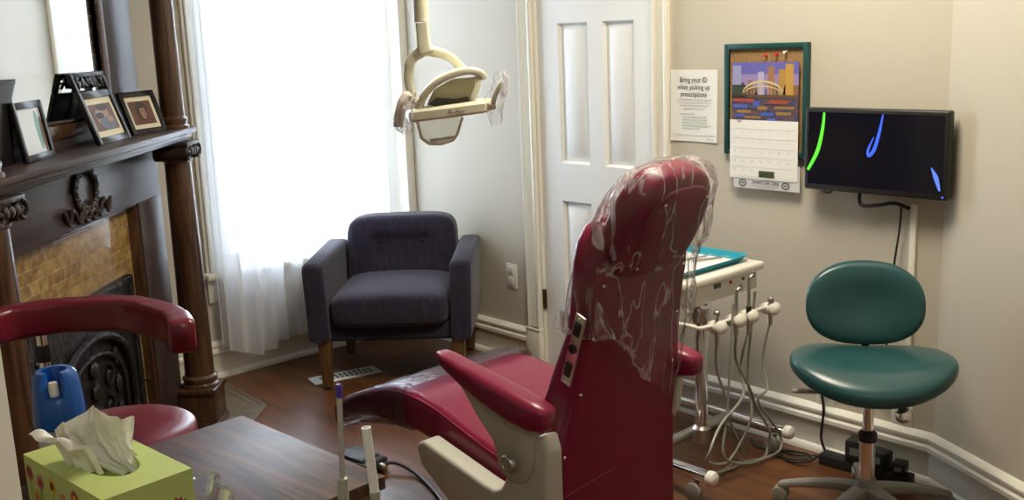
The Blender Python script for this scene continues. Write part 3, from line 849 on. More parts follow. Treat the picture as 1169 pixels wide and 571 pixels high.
for k, (a, b, m_) in enumerate(((-.066, .01, gi), (-.052, .06, gi), (-.052, .068, gg), (-.052, .062, gi), (-.052, .082, gg), (-.052, .035, gg))): greek(mb, a, b, .102 - k * .0108, m_, .0028)
mb.box(-.100, .100, y, y + .0008, .0245, .0256, m=gi); greek(mb, .06, .098, .010, gi, .003)
pr = mb.build('printing', None, nt_)
pr.location.y = .004

# ================================================================== FRAMED BOARD WITH CALENDAR
bf = root('bulletin_board', 'dark green framed cork board on the wall behind the calendar', 'board', M=inframe(FR_BACK, -2.126, 0, 1.048))
BW, BH, FB = .172, .394, .020
mb = MB()
for a, b, c, d in ((-BW, -BW + FB, 0, BH), (BW - FB, BW, 0, BH), (-BW + FB, BW - FB, 0, FB), (-BW + FB, BW - FB, BH - FB, BH)): mb.box(a, b, -.022, 0, c, d, .004)
mb.build('frame', M_GREENF, bf)
mb = MB(); mb.box(-BW + FB, BW - FB, -.010, -.002, FB, BH - FB); mb.build('cork', mat('cork', (.36, .22, .09), .9, var=((.24, .14, .055), (160, 160, 160), 3)), bf)
for i, (x, z, c) in enumerate(((.004, .351, (.65, .03, .02)), (.048, .356, (.65, .03, .02)), (.083, .362, (.8, .8, .78)))):
    mb = MB(); mb.lathe([(.0012, 0), (.0012, .008), (.005, .009), (.0035, .016), (.005, .021)], 10, M=Matrix.Translation((x, -.008, z)) @ Matrix.Rotation(R(90), 4, 'X'))
    o = mb.build('push_pin', mat('pin%d' % (i > 1), c, .3)); o.matrix_world = bf.matrix_world; tag(o, ['red push pin in the cork board above the bridge picture, left one', 'red push pin in the cork board above the bridge picture, right one', 'white push pin at the top right of the cork board'][i], 'push pin', 'push pins in the cork board')
ca = root('wall_calendar', 'wall calendar with arched bridge picture hanging on the green framed board', 'calendar', M=inframe(FR_BACK, -2.121, -.026, 1.171))
# picture half
mb = MB(); PW, PH = .136, .206
def rect(x0, x1, z0, z1, lay, m): mb.add([(x0 * PW, -.0004 * lay, z0 * PH), (x1 * PW, -.0004 * lay, z0 * PH), (x1 * PW, -.0004 * lay, z1 * PH), (x0 * PW, -.0004 * lay, z1 * PH)], [(0, 1, 2, 3)], m)
cm = lambda n_, c: mat('print_' + n_, c, .5)
sky = cm('dusk_sky', (.13, .12, .42)); 
mb.box(-PW, PW, 0, .002, 0, PH, m=sky)
rect(-1, 1, .55, .80, 1, cm('violet_haze', (.30, .22, .44)))
rect(-1, 1, 0, .44, 1, mat('print_water', (.02, .035, .15), .5, var=((.16, .09, .05), (40, 1, 130), 3)))
for x0, x1, z1, c in ((-.98, -.72, .95, (.30, .30, .52)), (-.72, -.62, .66, (.10, .07, .10)), (-.6, -.2, .60, (.20, .09, .07)), (-.5, -.38, .70, (.24, .11, .08)), (-.2, -.02, .84, (.42, .40, .55)), (.10, .30, .93, (.32, .16, .09)), (.42, .62, .88, (.40, .23, .05)), (.62, .86, .97, (.48, .28, .06)), (.86, 1, .62, (.22, .12, .05)), (.2, .45, .62, (.16, .08, .05))):
    rect(x0, x1, .42, z1, 2, cm('tower_%d' % int((x0 + 1) * 100), c))
rect(-1, -.55, .40, .62, 3, cm('trees', (.03, .045, .03))); rect(-1, 1, .40, .455, 3, cm('quay', (.12, .07, .04)))
gold = cm('bridge_gold', (.62, .52, .28))
for (rx, rz, th_) in ((.62, .22, .022), (.58, .15, .013)):
    n_ = 22; o1 = [(math.cos(PI * i / n_) * rx - .05, .44 + math.sin(PI * i / n_) * rz) for i in range(n_ + 1)]
    for i in range(n_):
        (a, b), (c, d) = o1[i], o1[i + 1]
        mb.add([(a * PW, -.0018, b * PH), (c * PW, -.0018, d * PH), (c * PW, -.0018, (d + th_ * 1.6) * PH), (a * PW, -.0018, (b + th_ * 1.6) * PH)], [(0, 1, 2, 3)], gold)
for i in range(1, 11):
    x = -.05 - .58 + i * 1.16 / 11; z = .44 + .22 * math.sqrt(max(0, 1 - ((x + .05) / .62) ** 2)); rect(x, x + .012, .46, z, 5, gold)
rect(-.95, -.3, .33, .38, 5, cm('boat_red', (.35, .06, .04))); rect(.15, .7, .30, .37, 5, cm('boat_rust', (.30, .07, .03)))
for x0, x1, z0, z1 in ((-.85, -.4, .14, .19), (-.2, .1, .20, .26), (.35, .8, .12, .17), (-.6, -.1, .05, .09), (.3, .9, .22, .26)): rect(x0, x1, z0, z1, 4, cm('ripple_gold', (.30, .18, .05)))
for x0, x1, z0, z1 in ((-.95, -.5, .23, .28), (-.1, .3, .10, .15), (-.9, -.6, .08, .12), (.1, .35, .02, .06), (-.35, -.15, .25, .34)): rect(x0, x1, z0, z1, 4, cm('ripple_blue', (.06, .12, .50)))
mb.build('picture', None, ca)
# month page, hanging out a little
pg = MB(); a0 = Matrix.Rotation(R(-3), 4, 'X')
pg.box(-.143, .139, -.004, -.002, -.205, .004); gd = mat('grid_grey', (.60, .60, .56), .8)
pg_o = pg.build('month_page', M_PAPER, ca)
mb = MB(); y = -.0055
text_into(mb, 'MAY 2014'[:3], .010, -.110, -.004, y, M_INK, align='LEFT', bold=.0003)
for r_ in range(5):
    for c_ in range(7):
        x = -.125 + c_ * .0372; z = -.042 - r_ * .034
        if r_ == 4 and c_ > 2: continue
        text_into(mb, str(r_ * 7 + c_ + 1), .0085, x, z, y, mat('calendar_ink', (.35, .36, .33), .8), align='LEFT')
for r_ in range(6): mb.box(-.135, .130, y + .0005, y + .001, -.027 - r_ * .034, -.0264 - r_ * .034, m=gd)
mb.build('calendar_printing', None, pg_o)
mb = MB(); mb.box(-.018, .046, -.0065, -.004, -.196, -.174, .0008); sk = mb.build('sticker', mat('olive_label', (.045, .065, .02), .5), pg_o)
mb = MB(); mb.box(-.128, .147, -.0015, -.0005, -.240, -.150); ad = mb.build('advert_strip', mat('pale_grey_card', (.62, .62, .64), .7), ca)
mb = MB(); text_into(mb, "JOHN'S CAR CARE", .0165, .008, -.222, -.003, M_INK, bold=.0004, sx=.82)
for k, (a, b) in enumerate(((-.05, .06), (-.035, .045))): 
    x = a
    while x < b: mb.box(x, x + .008, -.003, -.0025, -.229 - k * .005, -.2272 - k * .005, m=gi); x += .0105
for cx in (-.088, .092):
    for i in range(18):
        a = 2 * PI * i / 18; b = 2 * PI * (i + 1) / 18
        mb.add([(cx + .017 * math.cos(a), -.003, -.222 + .013 * math.sin(a)), (cx + .017 * math.cos(b), -.003, -.222 + .013 * math.sin(b)), (cx + .012 * math.cos(b), -.003, -.222 + .009 * math.sin(b)), (cx + .012 * math.cos(a), -.003, -.222 + .009 * math.sin(a))], [(0, 1, 2, 3)], M_INK)
    mb.box(cx - .007, cx + .007, -.003, -.0025, -.224, -.220, m=M_INK)
mb.build('advert_printing', None, ad)

# ================================================================== MONITOR
mo = root('monitor', 'black flat monitor showing coloured ribbons, mounted above the teal stool', 'monitor', M=inframe(FR_BACK, -1.681, -.062, .956) @ Matrix.Rotation(R(0), 4, 'Y'))
MW, MH = .247, .273
mb = MB(); mb.box(-MW, MW, -.012, .022, 0, MH, .007, seg=3); mb.box(-.15, .15, .02, .045, .05, .22, .008); mb.build('housing', M_BLACKM, mo)
mb = MB(); mb.box(-MW + .014, MW - .014, -.0125, -.010, .020, MH - .014); sc_ = mb.build('screen', mat('dark_screen', (.004, .004, .006), .12, emit=((.1, .1, .2), .02)), mo)
def ribbon(pts, wds, col1, strength):
    mb = MB(); P_ = catmull([(a, 0, b) for a, b in pts], 8); n_ = len(P_); vs = []
    for i, p in enumerate(P_):
        t = (P_[min(i + 1, n_ - 1)] - P_[max(i - 1, 0)]).normalized(); nn = Vector((-t.z, 0, t.x))
        q = i / (n_ - 1) * (len(wds) - 1); j = min(int(q), len(wds) - 2); w_ = wds[j] + (wds[j + 1] - wds[j]) * (q - j)
        for s_ in (-1, 1): v = p + nn * w_ * s_; vs.append((v.x, -.0129, v.z))
    mb.add(vs, [(2 * i, 2 * i + 1, 2 * i + 3, 2 * i + 2) for i in range(n_ - 1)])
    return mb.build('screen_ribbon', mat('glow_%d' % int(col1[0] * 100 + col1[2] * 1000), (0, 0, 0), .5, emit=(col1, strength)), sc_)
ribbon([(-.174, .258), (-.180, .20), (-.197, .13), (-.232, .065)], [.004, .006, .007, .005], (.12, .85, .04), 1.0)
ribbon([(.033, .258), (.022, .20), (.006, .145), (-.012, .125), (-.014, .145), (.004, .185)], [.002, .005, .006, .005, .004, .001], (.05, .14, 1.0), 1.0)
ribbon([(.196, .10), (.212, .07), (.225, .03)], [.001, .008, .003], (.12, .22, .95), 1.0)
mb = MB(); mb.box(.232, .237, -.0128, -.011, .008, .013); mb.build('power_light', mat('blue_led', (0, 0, 0), .5, emit=((.05, .1, 1), 2.0)), mo)
mb = MB(); mb.sq((-.165, 0, -.004), .02, .012, .008, 1, 1, nu=14, nv=8); mb.build('sensor', M_BLACKM, mo)
mb = MB(); mb.lathe([(.045, .045), (.045, .060)], 20, M=Matrix.Translation((0, 0, .14)) @ Matrix.Rotation(R(-90), 4, 'X')); mb.build('wall_mount', M_BLACKM, mo)
mb = MB()
mb.tube([(-1.735, -.045, .975), (-1.737, -.045, .925), (-1.72, -.045, .912), (-1.67, -.04, .918), (-1.62, -.035, .928), (-1.575, -.02, .912)], .006)
mb.tube([(-1.60, -.03, .925), (-1.605, -.025, .85), (-1.62, -.025, .72), (-1.635, -.025, .5), (-1.64, -.025, .25)], .0035)
o = mb.build('monitor_cable', M_CABLE); o.matrix_world = FR_BACK; tag(o, 'black cable looping below the monitor into the ivory conduit', 'cable')

# ================================================================== DENTAL CART (frame: x = s, y relative to back wall plane)
ct = root('instrument_cart', 'white dental instrument cart with chrome post and hanging handpieces', 'dental cart', M=FR_BACK)
yN = lambda n_: n_ - NB
s0, s1, n0, n1, zt = -2.42, -2.025, 2.535, 2.965, .705
mb = MB(); mb.prism([(s0, yN(n0)), (s1, yN(n0)), (s1, yN(n1)), (s0, yN(n1))], zt - .03, zt, .010, seg=3); 
mb.prism([(s0 + .02, yN(n0) + .02), (s1 - .018, yN(n0) + .02), (s1 - .018, yN(n1) - .02), (s0 + .02, yN(n1) - .02)], zt - .095, zt - .03, .006)
body = mb.build('cart_body', M_WHITEP, ct)
mb = MB(); mb.box(s1 - .020, s1 - .014, yN(2.70), yN(2.735), zt - .052, zt - .036, .001); mb.build('display_window', mat('lcd_grey', (.12, .12, .10), .3), body)
for i, (nn, c) in enumerate(((2.79, (.5, .06, .02)), (2.86, (.25, .18, .05)))):
    mb = MB(); mb.lathe([(.006, 0), (.006, .006), (.004, .008)], 12, M=Matrix.Translation((s1 - .02, yN(nn), zt - .045)) @ Matrix.Rotation(R(90), 4, 'Y')); mb.build('control_knob', mat('knob%d' % i, c, .3), body)
mb = MB(); px_, py_ = -2.165, yN(2.79); mb.lathe([(.022, .06), (.022, .45), (.019, .46), (.019, .63)], 20, (px_, py_, 0)); mb.lathe([(.032, .50), (.036, .52), (.036, .56), (.032, .58)], 20, (px_, py_, 0)); mb.build('post', M_CHROME, ct)
for nn, e in ((3.005, -1.955), (2.51, -1.915)):
    mb = MB(); mb.tube([(-2.75, yN(nn), .085), (e, yN(nn), .085)], .022, smooth=False, seg=16); b_ = mb.build('foot_rail', M_CHROME, ct)
    for xx in (-2.755, e - .004):
        mb = MB(); sg = 1 if xx > -2.5 else -1
        mb.lathe([(.0235, 0), (.0245, .012), (.022, .024), (.012, .030)], 18, M=Matrix.Translation((xx, yN(nn), .085)) @ Matrix.Rotation(R(90 * sg), 4, 'Y')); mb.build('end_cap', M_WHITEP, b_)
    for xx in (-2.70, e - .05):
        mb = MB(); Mc = Matrix.Translation((xx, yN(nn) - .008, .030)) @ Matrix.Rotation(R(90), 4, 'X')
        mb.lathe([(.018, 0), (.029, .003), (.030, .012), (.029, .022), (.018, .025)], 20, M=Mc); mb.tube([(xx, yN(nn), .03), (xx, yN(nn), .07)], .007, smooth=False); mb.build('caster', M_GREYP, ct)
mb = MB(); mb.tube([(-2.20, yN(2.51), .085), (-2.20, yN(3.005), .085)], .020, smooth=False, seg=16); mb.lathe([(.034, .06), (.034, .11), (.024, .12)], 20, (px_, py_, 0)); mb.build('cross_rail', M_STEEL, ct)
# holder rail with handpieces
hn = (2.652, 2.757, 2.828, 2.955); hz_ = .538; hx = -2.005
mb = MB(); mb.tube([(-2.19, yN(2.70), .56), (-2.12, yN(2.55), .568), (-2.03, yN(2.56), .560), (-2.012, yN(2.63), .545), (-2.012, yN(2.97), .545)], .007); mb.build('holder_rail', M_WHITEP, ct)
for i, nn in enumerate(hn):
    mb = MB(); Mh = Matrix.Translation((hx, yN(nn) + .012, hz_)) @ Matrix.Rotation(R(-18), 4, 'Z') 
    mb.lathe([(.007, -.040), (.016, -.038), (.020, -.030), (.0225, -.010), (.019, -.005), (.019, .004), (.0235, .009), (.0235, .030), (.016, .038), (.004, .041)], 18, M=Mh @ Matrix.Rotation(R(78), 4, 'Y'))
    hp_ = mb.build('holder', M_WHITEP, ct)
hosepts = [
 [(2.65, .50), (2.665, .40), (2.70, .283), (2.746, .18), (2.80, .06), (2.78, .012), (2.70, .010), (2.62, .012)],
 [(2.757, .50), (2.774, .402), (2.814, .298), (2.877, .202), (2.936, .104), (2.95, .05), (2.90, .012), (2.80, .010), (2.70, .012)],
 [(2.826, .50), (2.80, .366), (2.762, .283), (2.66, .205), (2.585, .145), (2.59, .095), (2.668, .072), (2.766, .106), (2.812, .203), (2.85, .34), (2.87, .62)],
 [(2.952, .50), (2.93, .365), (2.886, .282), (2.852, .243), (2.905, .158), (2.985, .08), (2.97, .03), (2.90, .014), (2.766, .04), (2.66, .10), (2.70, .25), (2.75, .60)]]
for i, hp_ in enumerate(hosepts):
    mb = MB(); k = len(hp_)
    mb.tube([(hx + .012 - .014 * (j % 2) - (.0 if j < k - 2 else .03) + .012 * i * (j > 1), yN(a), b) for j, (a, b) in enumerate(hp_)], .0045, seg=8, sub=8); mb.build('hose', M_HOSE, ct)
for i, (nn, top) in enumerate(((2.652, .60), (2.757, .655), (2.828, .685), (2.955, .585))):
    hnd = MB(); Mh = Matrix.Translation((hx + .012, yN(nn), .0))
    hnd.lathe([(.006, .485), (.008, .50), (.0085, .54), (.006, .57), (.0055, top - .02)], 12, (hx + .014, yN(nn) - .004, 0))
    if i in (1, 2): hnd.tube([(hx + .014, yN(nn) - .004, top - .025), (hx + .016, yN(nn) - .002, top - .008), (hx + .020, yN(nn) + .012, top)], .005); hnd.lathe([(.007, -.008), (.007, .010)], 10, (hx + .020, yN(nn) + .014, top))
    else: hnd.lathe([(.006, top - .022), (.011, top - .018), (.011, top - .004), (.006, top)], 12, (hx + .014, yN(nn) - .004, 0))
    o = hnd.build('dental_handpiece', M_STEEL); o.matrix_world = FR_BACK
    tag(o, ['chrome syringe handpiece with ball head in the holder nearest the dental chair', 'slim chrome handpiece in the second holder from the dental chair', 'tallest chrome handpiece with bent head and black band in the third holder', 'short chrome handpiece in the holder nearest the wall'][i], 'handpiece', 'handpieces hanging on the cart')
    if i == 2: b_ = MB(); b_.lathe([(.0095, .545), (.0095, .578)], 12, (hx + .014, yN(nn) - .004, 0)); b_.build('grip_band', M_BLACKM, o)
# tray
ty = root('instrument_tray', 'aqua enamel tray lined with white paper on the cart top', 'tray', M=inframe(FR_BACK, -2.235, yN(2.735), zt))
mb = MB(); 
def tr_ring(hx_, hy_, z, r_=.03): return [(a, b, z) for a, b in rrect(hx_, hy_, r_, 5)]
mb.loft([tr_ring(.150, .180, .0), tr_ring(.156, .186, .004), tr_ring(.168, .198, .022), tr_ring(.172, .202, .024), tr_ring(.170, .200, .021), tr_ring(.160, .190, .010), tr_ring(.150, .180, .004)]); mb.build('tray_body', M_TRAY, ty)
mb = MB(); mb.box(-.14, .14, -.17, .165, .0045, .006); mb.build('paper_liner', M_PAPER, ty)
for i, (x, y, a, l_) in enumerate(((.02, .06, 20, .15), (-.03, .03, 35, .14), (.07, .09, 10, .12))):
    o = root('dental_probe', ['steel probe on the tray, middle of the three', 'steel probe on the tray, farthest from the tray edge', 'steel probe on the tray, nearest the wall edge'][i], 'dental tool', M=ty.matrix_world @ Matrix.Translation((x, y, .012)) @ Matrix.Rotation(R(a + 60), 4, 'Z'), group='tools on the tray')
    mb = MB(); mb.tube([(-l_ / 2, 0, 0), (l_ / 2, 0, 0)], .0035, smooth=False, seg=8); mb.build('handle', M_STEEL, o)
    mb = MB(); mb.tube([(l_ / 2, 0, 0), (l_ / 2 + .015, 0, .002), (l_ / 2 + .022, .006, .002), (l_ / 2 + .028, .002, .0)], .0012, seg=6); mb.build('tip', M_CHROME, o)


# ================================================================== STOOLS
def star_base(r_, L_, m, h=.075, rot=0.0, caster_m=M_GREYP):
    for k in range(5):
        a = rot + 2 * PI * k / 5; Mx = Matrix.Rotation(a, 4, 'Z')
        mb = MB(); rg = []
        for q in range(9):
            t = q / 8; x = .02 + (L_ - .02) * t; hw = .026 - .010 * t; zt_ = h + .045 * (1 - t ** 1.8); th_ = .030 - .010 * t
            if q == 8: th_ = .035
            rg.append([(x, a_, zt_ - th_ / 2 + b_ - .012) for a_, b_ in rrect(hw, th_ / 2, .007, 2)])
        mb.loft(rg, M=Mx); mb.build('base_arm', m, r_)
        mb = MB()
        for sy in (-1, 1):
            mb.lathe([(.012, 0), (.024, .002), (.025, .010), (.023, .016), (.010, .018)], 16, M=Mx @ Matrix.Translation((L_ - .004, sy * .012 + (-.009 if sy > 0 else -.009), .025)) @ Matrix.Rotation(R(-90), 4, 'X'))
        mb.tube([(L_ - .004, 0, .025), (L_ - .004, 0, h - .02)], .006, smooth=False, M=Mx)
        mb.build('caster', caster_m, r_)


st = root('operator_stool', 'teal vinyl stool with oval backrest on grey wheeled base below monitor', 'stool', (1.060, 2.960, 0), R(-14))
def tw(p):
    q = p.copy(); u = p.x / .235
    q.z += .020 * u * u - .008 * (1 - u * u); q.z -= .030 * (max(0, -(p.y) - .03) / .155) ** 2
    q.y -= .0; q.x *= 1 - .12 * max(0, p.y) / .2
    if p.y < 0: q.y *= 1 - .16 * abs(u) ** 2
    return q
mb = MB(); mb.sq((0, -.055, .497), .235, .188, .042, .60, .80, warp=tw, nu=72, nv=44); mb.build('seat', M_TEAL, st, angle=80)
def bw_(p):
    q = p.copy(); q.x *= 1 - .10 * (p.z / .12 if p.z < 0 else 0) * -1 * -1; q.x *= (1.0 + .10 * min(0, p.z) / .12)
    q.y -= .10 * (p.x / .17) ** 2 * .35; 
    if p.y < 0: q.y += .016 * math.exp(-((p.x / .10) ** 2 + (p.z / .065) ** 2))
    q.y += p.z * .18; return q
mb = MB(); mb.sq((0, .115, .672), .176, .032, .128, .60, .60, warp=bw_, nu=90, nv=40, M=None); 
# superellipse in the x-z plane: rebuild with axes swapped for a rounded outline
mb = MB()
def sqxz(mb, c, hx, hy, hz, e_out, e_prof, warp, nu=72, nv=22):
    def sp(x, e): return math.copysign(abs(x) ** e, x)
    vs = []; fs = []
    for i in range(nv + 1):
        ph = -PI / 2 + PI * i / nv
        for k in range(nu):
            th = 2 * PI * k / nu
            p = Vector((hx * sp(math.cos(ph), e_prof) * sp(math.cos(th), e_out), hy * sp(math.sin(ph), e_prof), hz * sp(math.cos(ph), e_prof) * sp(math.sin(th), e_out)))
            if warp: p = warp(p)
            vs.append(p + Vector(c))
    for i in range(nv):
        for k in range(nu):
            a = i * nu + k; b = i * nu + (k + 1) % nu; fs.append((a, b, b + nu, a + nu))
    mb.add(vs, fs)
sqxz(mb, (-.012, .115, .655), .174, .034, .126, .84, .55, bw_); mb.build('backrest', M_TEAL, st, angle=80)
mb = MB(); mb.tube([(0, .03, .43), (0, .12, .44), (0, .165, .50), (0, .16, .63)], .012); mb.build('back_bracket', M_BLACKM, st)
mb = MB(); mb.box(-.07, .07, -.09, .08, .43, .455, .006); mb.build('seat_plate', M_BLACKM, st)
mb = MB(); mb.lathe([(.024, .08), (.024, .27)], 24); mb.lathe([(.016, .26), (.016, .44)], 24, m=None); mb.build('gas_post', M_CHROME, st)
mb = MB(); mb.lathe([(.026, .25), (.028, .262), (.028, .275), (.018, .285)], 24); mb.build('post_collar', M_BLACKM, st)
mb = MB(); mb.lathe([(.036, .05), (.036, .10), (.028, .125), (.026, .13)], 24); mb.build('hub', M_GREYP, st)
star_base(st, .27, M_GREYP, .075, R(54 + 36))
mb = MB(); mb.tube([(-.05, -.02, .425), (-.12, -.03, .418), (-.16, -.03, .415)], .005); mb.box(-.225, -.14, -.05, -.015, .408, .416, .004); mb.build('lever', mat('pale_lever', (.40, .40, .38), .35), st)
mb = MB(); mb.tube([(.04, 0, .43), (.092, -.02, .36)], .006, smooth=False); mb.lathe([(.010, -.02), (.022, -.016), (.026, 0), (.022, .014), (.010, .018)], 18, M=Matrix.Translation((.098, -.02, .345)) @ Matrix.Rotation(R(70), 4, 'X')); mb.build('tension_knob', M_CHROME, st)

# red assistant stool
rs = root('assistant_stool', 'dark red round stool with curved padded arm rail before the fireplace', 'stool', (-.930, 2.285, 0), 0)
mb = MB(); mb.sq((0, 0, .612), .172, .172, .038, .42, 1.0, nu=56, nv=20); mb.build('seat', M_REDD, rs, angle=80)
pts = [(-1.215, 2.30), (-1.180, 2.36), (-1.085, 2.405), (-1.00, 2.412), (-.915, 2.395), (-.830, 2.330), (-.765, 2.255), (-.722, 2.165)]
P_ = catmull([(x + .930, y - 2.285, .888) for x, y in pts], 8)
ring = rrect(.030, .040, .014, 4); n_ = len(P_)
sc_l = [1.0] * n_; sc_l[0] = .7; sc_l[1] = .92; sc_l[-1] = .80; sc_l[-2] = .95
mb = MB(); mb.sweep(P_, ring, scales=sc_l); 
for i, v in enumerate(mb.v): v.z += .0025 * noise.noise(v * 24)
mb.build('arm_rail', M_REDD, rs, angle=60)
mb = MB(); mb.tube([(-.205, .105, .86), (-.205, .105, .64), (-.19, .09, .58), (-.12, .05, .555), (0, 0, .555)], .013, seg=14); mb.build('rail_post', M_CHROME, rs)
mb = MB(); mb.lathe([(.017, .78), (.019, .79), (.019, .81), (.017, .82)], 16, (-.205, .105, 0)); mb.build('post_collar', M_BLACKM, rs)
mb = MB(); mb.lathe([(.024, .08), (.024, .27), (.016, .28), (.016, .58)], 20); mb.build('gas_post', M_CHROME, rs)
mb = MB(); mb.lathe([(.036, .05), (.036, .10), (.026, .13)], 20); mb.build('hub', M_BLACKM, rs)
star_base(rs, .24, M_BLACKM, .075, R(20), M_BLACKM)

# ================================================================== DENTAL CHAIR (local x = patient's right, y = forward)
FA = 133
dc = root('dental_chair', 'cranberry vinyl dental chair with cream side covers seen from behind', 'dental chair', (.28, 2.40, 0), R(FA - 90))
CX = .03
LN = math.tan(R(12))
def rear(z): return .04 - LN * (max(z, .47) - .65)
# rear shell
mb = MB(); rg = []
for z, hw, th_, ox in ((.16, .222, .07, .014), (.20, .226, .085, .014), (.40, .224, .10, .014), (.55, .214, .105, .012), (.65, .20, .09, .012), (.75, .185, .075, .005), (.85, .175, .062, 0), (.93, .172, .058, 0), (.98, .160, .055, 0), (1.005, .13, .045, 0), (1.015, .09, .03, 0)):
    rg.append([(CX + ox + a, rear(z) + th_ / 2 + b, z) for a, b in rrect(hw, th_ / 2, min(.018, th_ * .3), 4)])
mb.loft(rg); bs = mb.build('back_shell', M_RED, dc, angle=50)
mb = MB()  # lower skirt seam
pts = [(CX + .012 + x, 0, z_) for x, z_ in ((-.21, .395), (-.1, .405), (0, .42), (.09, .455), (.15, .505), (.20, .535))]
mb.tube([(p[0], rear(p[2]) + .0005, p[2]) for p in pts], .003, seg=6)
pp = [(CX + sx * (.150), 0, z) for sx in (-1,) for z in (.5, .7, .9)]
mb.build('seam_piping', M_RED, bs)
for sx in (-1, 1):
    for z in (.50, .66, .80, .93):
        mb = MB(); hwz = {.50: .200, .66: .175, .80: .158, .93: .148}[z]
        mb.sq((CX + sx * hwz, rear(z) - .001, z), .005, .003, .005, 1, 1, nu=10, nv=6); mb.build('rivet', M_CHROME, bs)
# side bolsters / front pad
mb = MB(); rg = []
for z, hw, y0, y1 in ((.40, .185, .08, .22), (.50, .20, .07, .205), (.60, .205, .055, .165), (.70, .20, .035, .125), (.80, .188, .012, .085), (.90, .182, -.01, .072), (.98, .180, -.022, .066), (1.03, .170, -.025, .060), (1.065, .150, -.02, .048), (1.08, .11, -.01, .035)):
    rg.append([(CX + a, (y0 + y1) / 2 + b, z) for a, b in rrect(hw, (y1 - y0) / 2, min(.035, (y1 - y0) * .42), 5)])
mb.loft(rg); mb.build('back_cushion', M_RED, dc, angle=50)
# headrest
hr = MB(); Mh = Matrix.Translation((CX - .01, -.062, 1.070)) @ Matrix.Rotation(R(27), 4, 'X')
def hrw(p):
    q = p.copy(); q.x *= 1 - .16 * (p.z / .13 if p.z > 0 else 0) ** 2 - .05 * (p.z < 0) * (abs(p.z) / .13); return q
sqxz(hr, (0, 0, 0), .142, .052, .145, .58, .50, hrw)
for i in range(len(hr.v)): hr.v[i] = Mh @ hr.v[i]
ho = hr.build('headrest', M_RED, dc, angle=80)
hb = MB(); sqxz(hb, (0, -.048, 0), .112, .010, .118, .62, .5, hrw)
for i in range(len(hb.v)): hb.v[i] = Mh @ hb.v[i]
hbo = hb.build('rear_cover', M_RED, ho, angle=60)
for x, z in ((-.085, -.085), (.085, -.085), (-.075, .085), (.075, .085)):
    mb = MB(); mb.sq((0, 0, 0), .005, .003, .005, 1, 1, nu=10, nv=6, M=Mh @ Matrix.Translation((x, -.058, z))); mb.build('rivet', M_CHROME, ho)
mb = MB(); mb.box(-.025, .025, -.010, .010, -.20, -.10, .004, M=Mh); mb.build('headrest_bar', M_STEEL, dc)
# seat and leg pad: profile along y
tops = [(.10, .465), (.16, .470), (.26, .475), (.38, .505), (.50, .540), (.60, .555), (.70, .548), (.82, .515), (.94, .470), (1.00, .445), (1.02, .432)]
mb = MB(); rg = []
for i, (y, zt_) in enumerate(tops):
    th_ = .115 if i not in (0, len(tops) - 1) else .07
    if y > .7: th_ = .105 - (y - .7) * .12
    if i in (0, len(tops) - 1): th_ *= .7
    hw = .235 if y < .65 else .235 - (y - .65) * .10
    if i in (0, len(tops) - 1): hw -= .02
    ring = []
    for a, b in rrect(hw, th_ / 2, .030, 5):
        dip = -.010 * (1 - (a / hw) ** 2) if b > 0 else 0
        ring.append((CX * .5 + a, y, zt_ - .115 / 2 * (1 if i not in (0, len(tops) - 1) else 1.0) + b + dip + (.115 - th_) / 2 * (1 if 0 < i < len(tops) - 1 else .3)))
    rg.append(ring)
mb.loft(rg); mb.build('seat_cushion', M_RED, dc, angle=55)
# piping along the seat side
for sx in (-1, 1):
    mb = MB(); pts = []
    for y, zt_ in tops[1:-1]: pts.append((CX * .5 + sx * ((.235 if y < .65 else .235 - (y - .65) * .10) - .006), y, zt_ - .013))
    mb.tube(pts, .003, seg=6); mb.build('seat_piping', M_RED, dc)
# armrests
for sx in (-1, 1):
    arm = MB(); rg = []
    #      y,   z top, half width, height
    for y, zt_, hw, hh in ((-.058, .668, .016, .034), (-.048, .680, .028, .056), (.00, .690, .035, .074), (.08, .702, .036, .080), (.18, .715, .034, .072), (.28, .727, .031, .052), (.36, .738, .027, .034), (.395, .742, .020, .024), (.405, .738, .010, .012)):
        x = -.292 if sx < 0 else .262
        rg.append([(x + a, y * .83 + .042, zt_ - (.012 if sx > 0 else 0) - hh / 2 + b) for a, b in rrect(hw, hh / 2, min(hw, hh / 2) * .62, 4)])
    arm.loft(rg); ao = arm.build('armrest', M_RED, dc, angle=60)
    # arm link: cream plate from the pivot up under the arm
    lk = MB(); xx = -.300 if sx < 0 else .262
    poly = [(.105, .468), (.075, .480), (.055, .520), (.045, .600), (.20, .655), (.30, .672), (.235, .60), (.185, .555), (.168, .500), (.145, .472)]
    Mx = Matrix(((0, 0, 1, xx - .012), (1, 0, 0, 0), (0, 1, 0, 0), (0, 0, 0, 1)))
    lk.prism(poly, 0 - .012 * sx, .026 - .012 * sx, .004, M=Mx); lk.build('arm_bracket', M_CASE, dc)
    kb = MB(); kb.lathe([(.022, 0), (.022, .010), (.019, .014), (.016, .014), (.015, .010), (.004, .010)], 24, M=Matrix.Translation((xx + sx * .010, .115, .520)) @ Matrix.Rotation(R(90 * sx), 4, 'Y')); kb.build('pivot_knob', M_STEEL, dc)
    # side cover: long bar plus upright rear housing
    sd = MB()
    Rr = .015 if sx < 0 else .145
    poly = [(.495, .462), (.500, .445), (.485, .405), (.33, .300), (.20, .20), (Rr + .025, .16), (Rr, .22), (Rr, .56), (Rr + .01, .590), (Rr + .015, .600 if sx < 0 else .56), (Rr + .055, .585 if sx < 0 else .55), (max(.150, Rr + .045), .47), (max(.175, Rr + .055), .430), (.20, .418), (.24, .424), (.47, .475)]
    sd.prism(poly, -.030, .030, .010, M=Matrix(((0, 0, 1, -.262 if sx < 0 else .272), (1, 0, 0, 0), (0, 1, 0, 0), (0, 0, 0, 1))), seg=3); sd.build('side_cover', M_CASE, dc, angle=50)
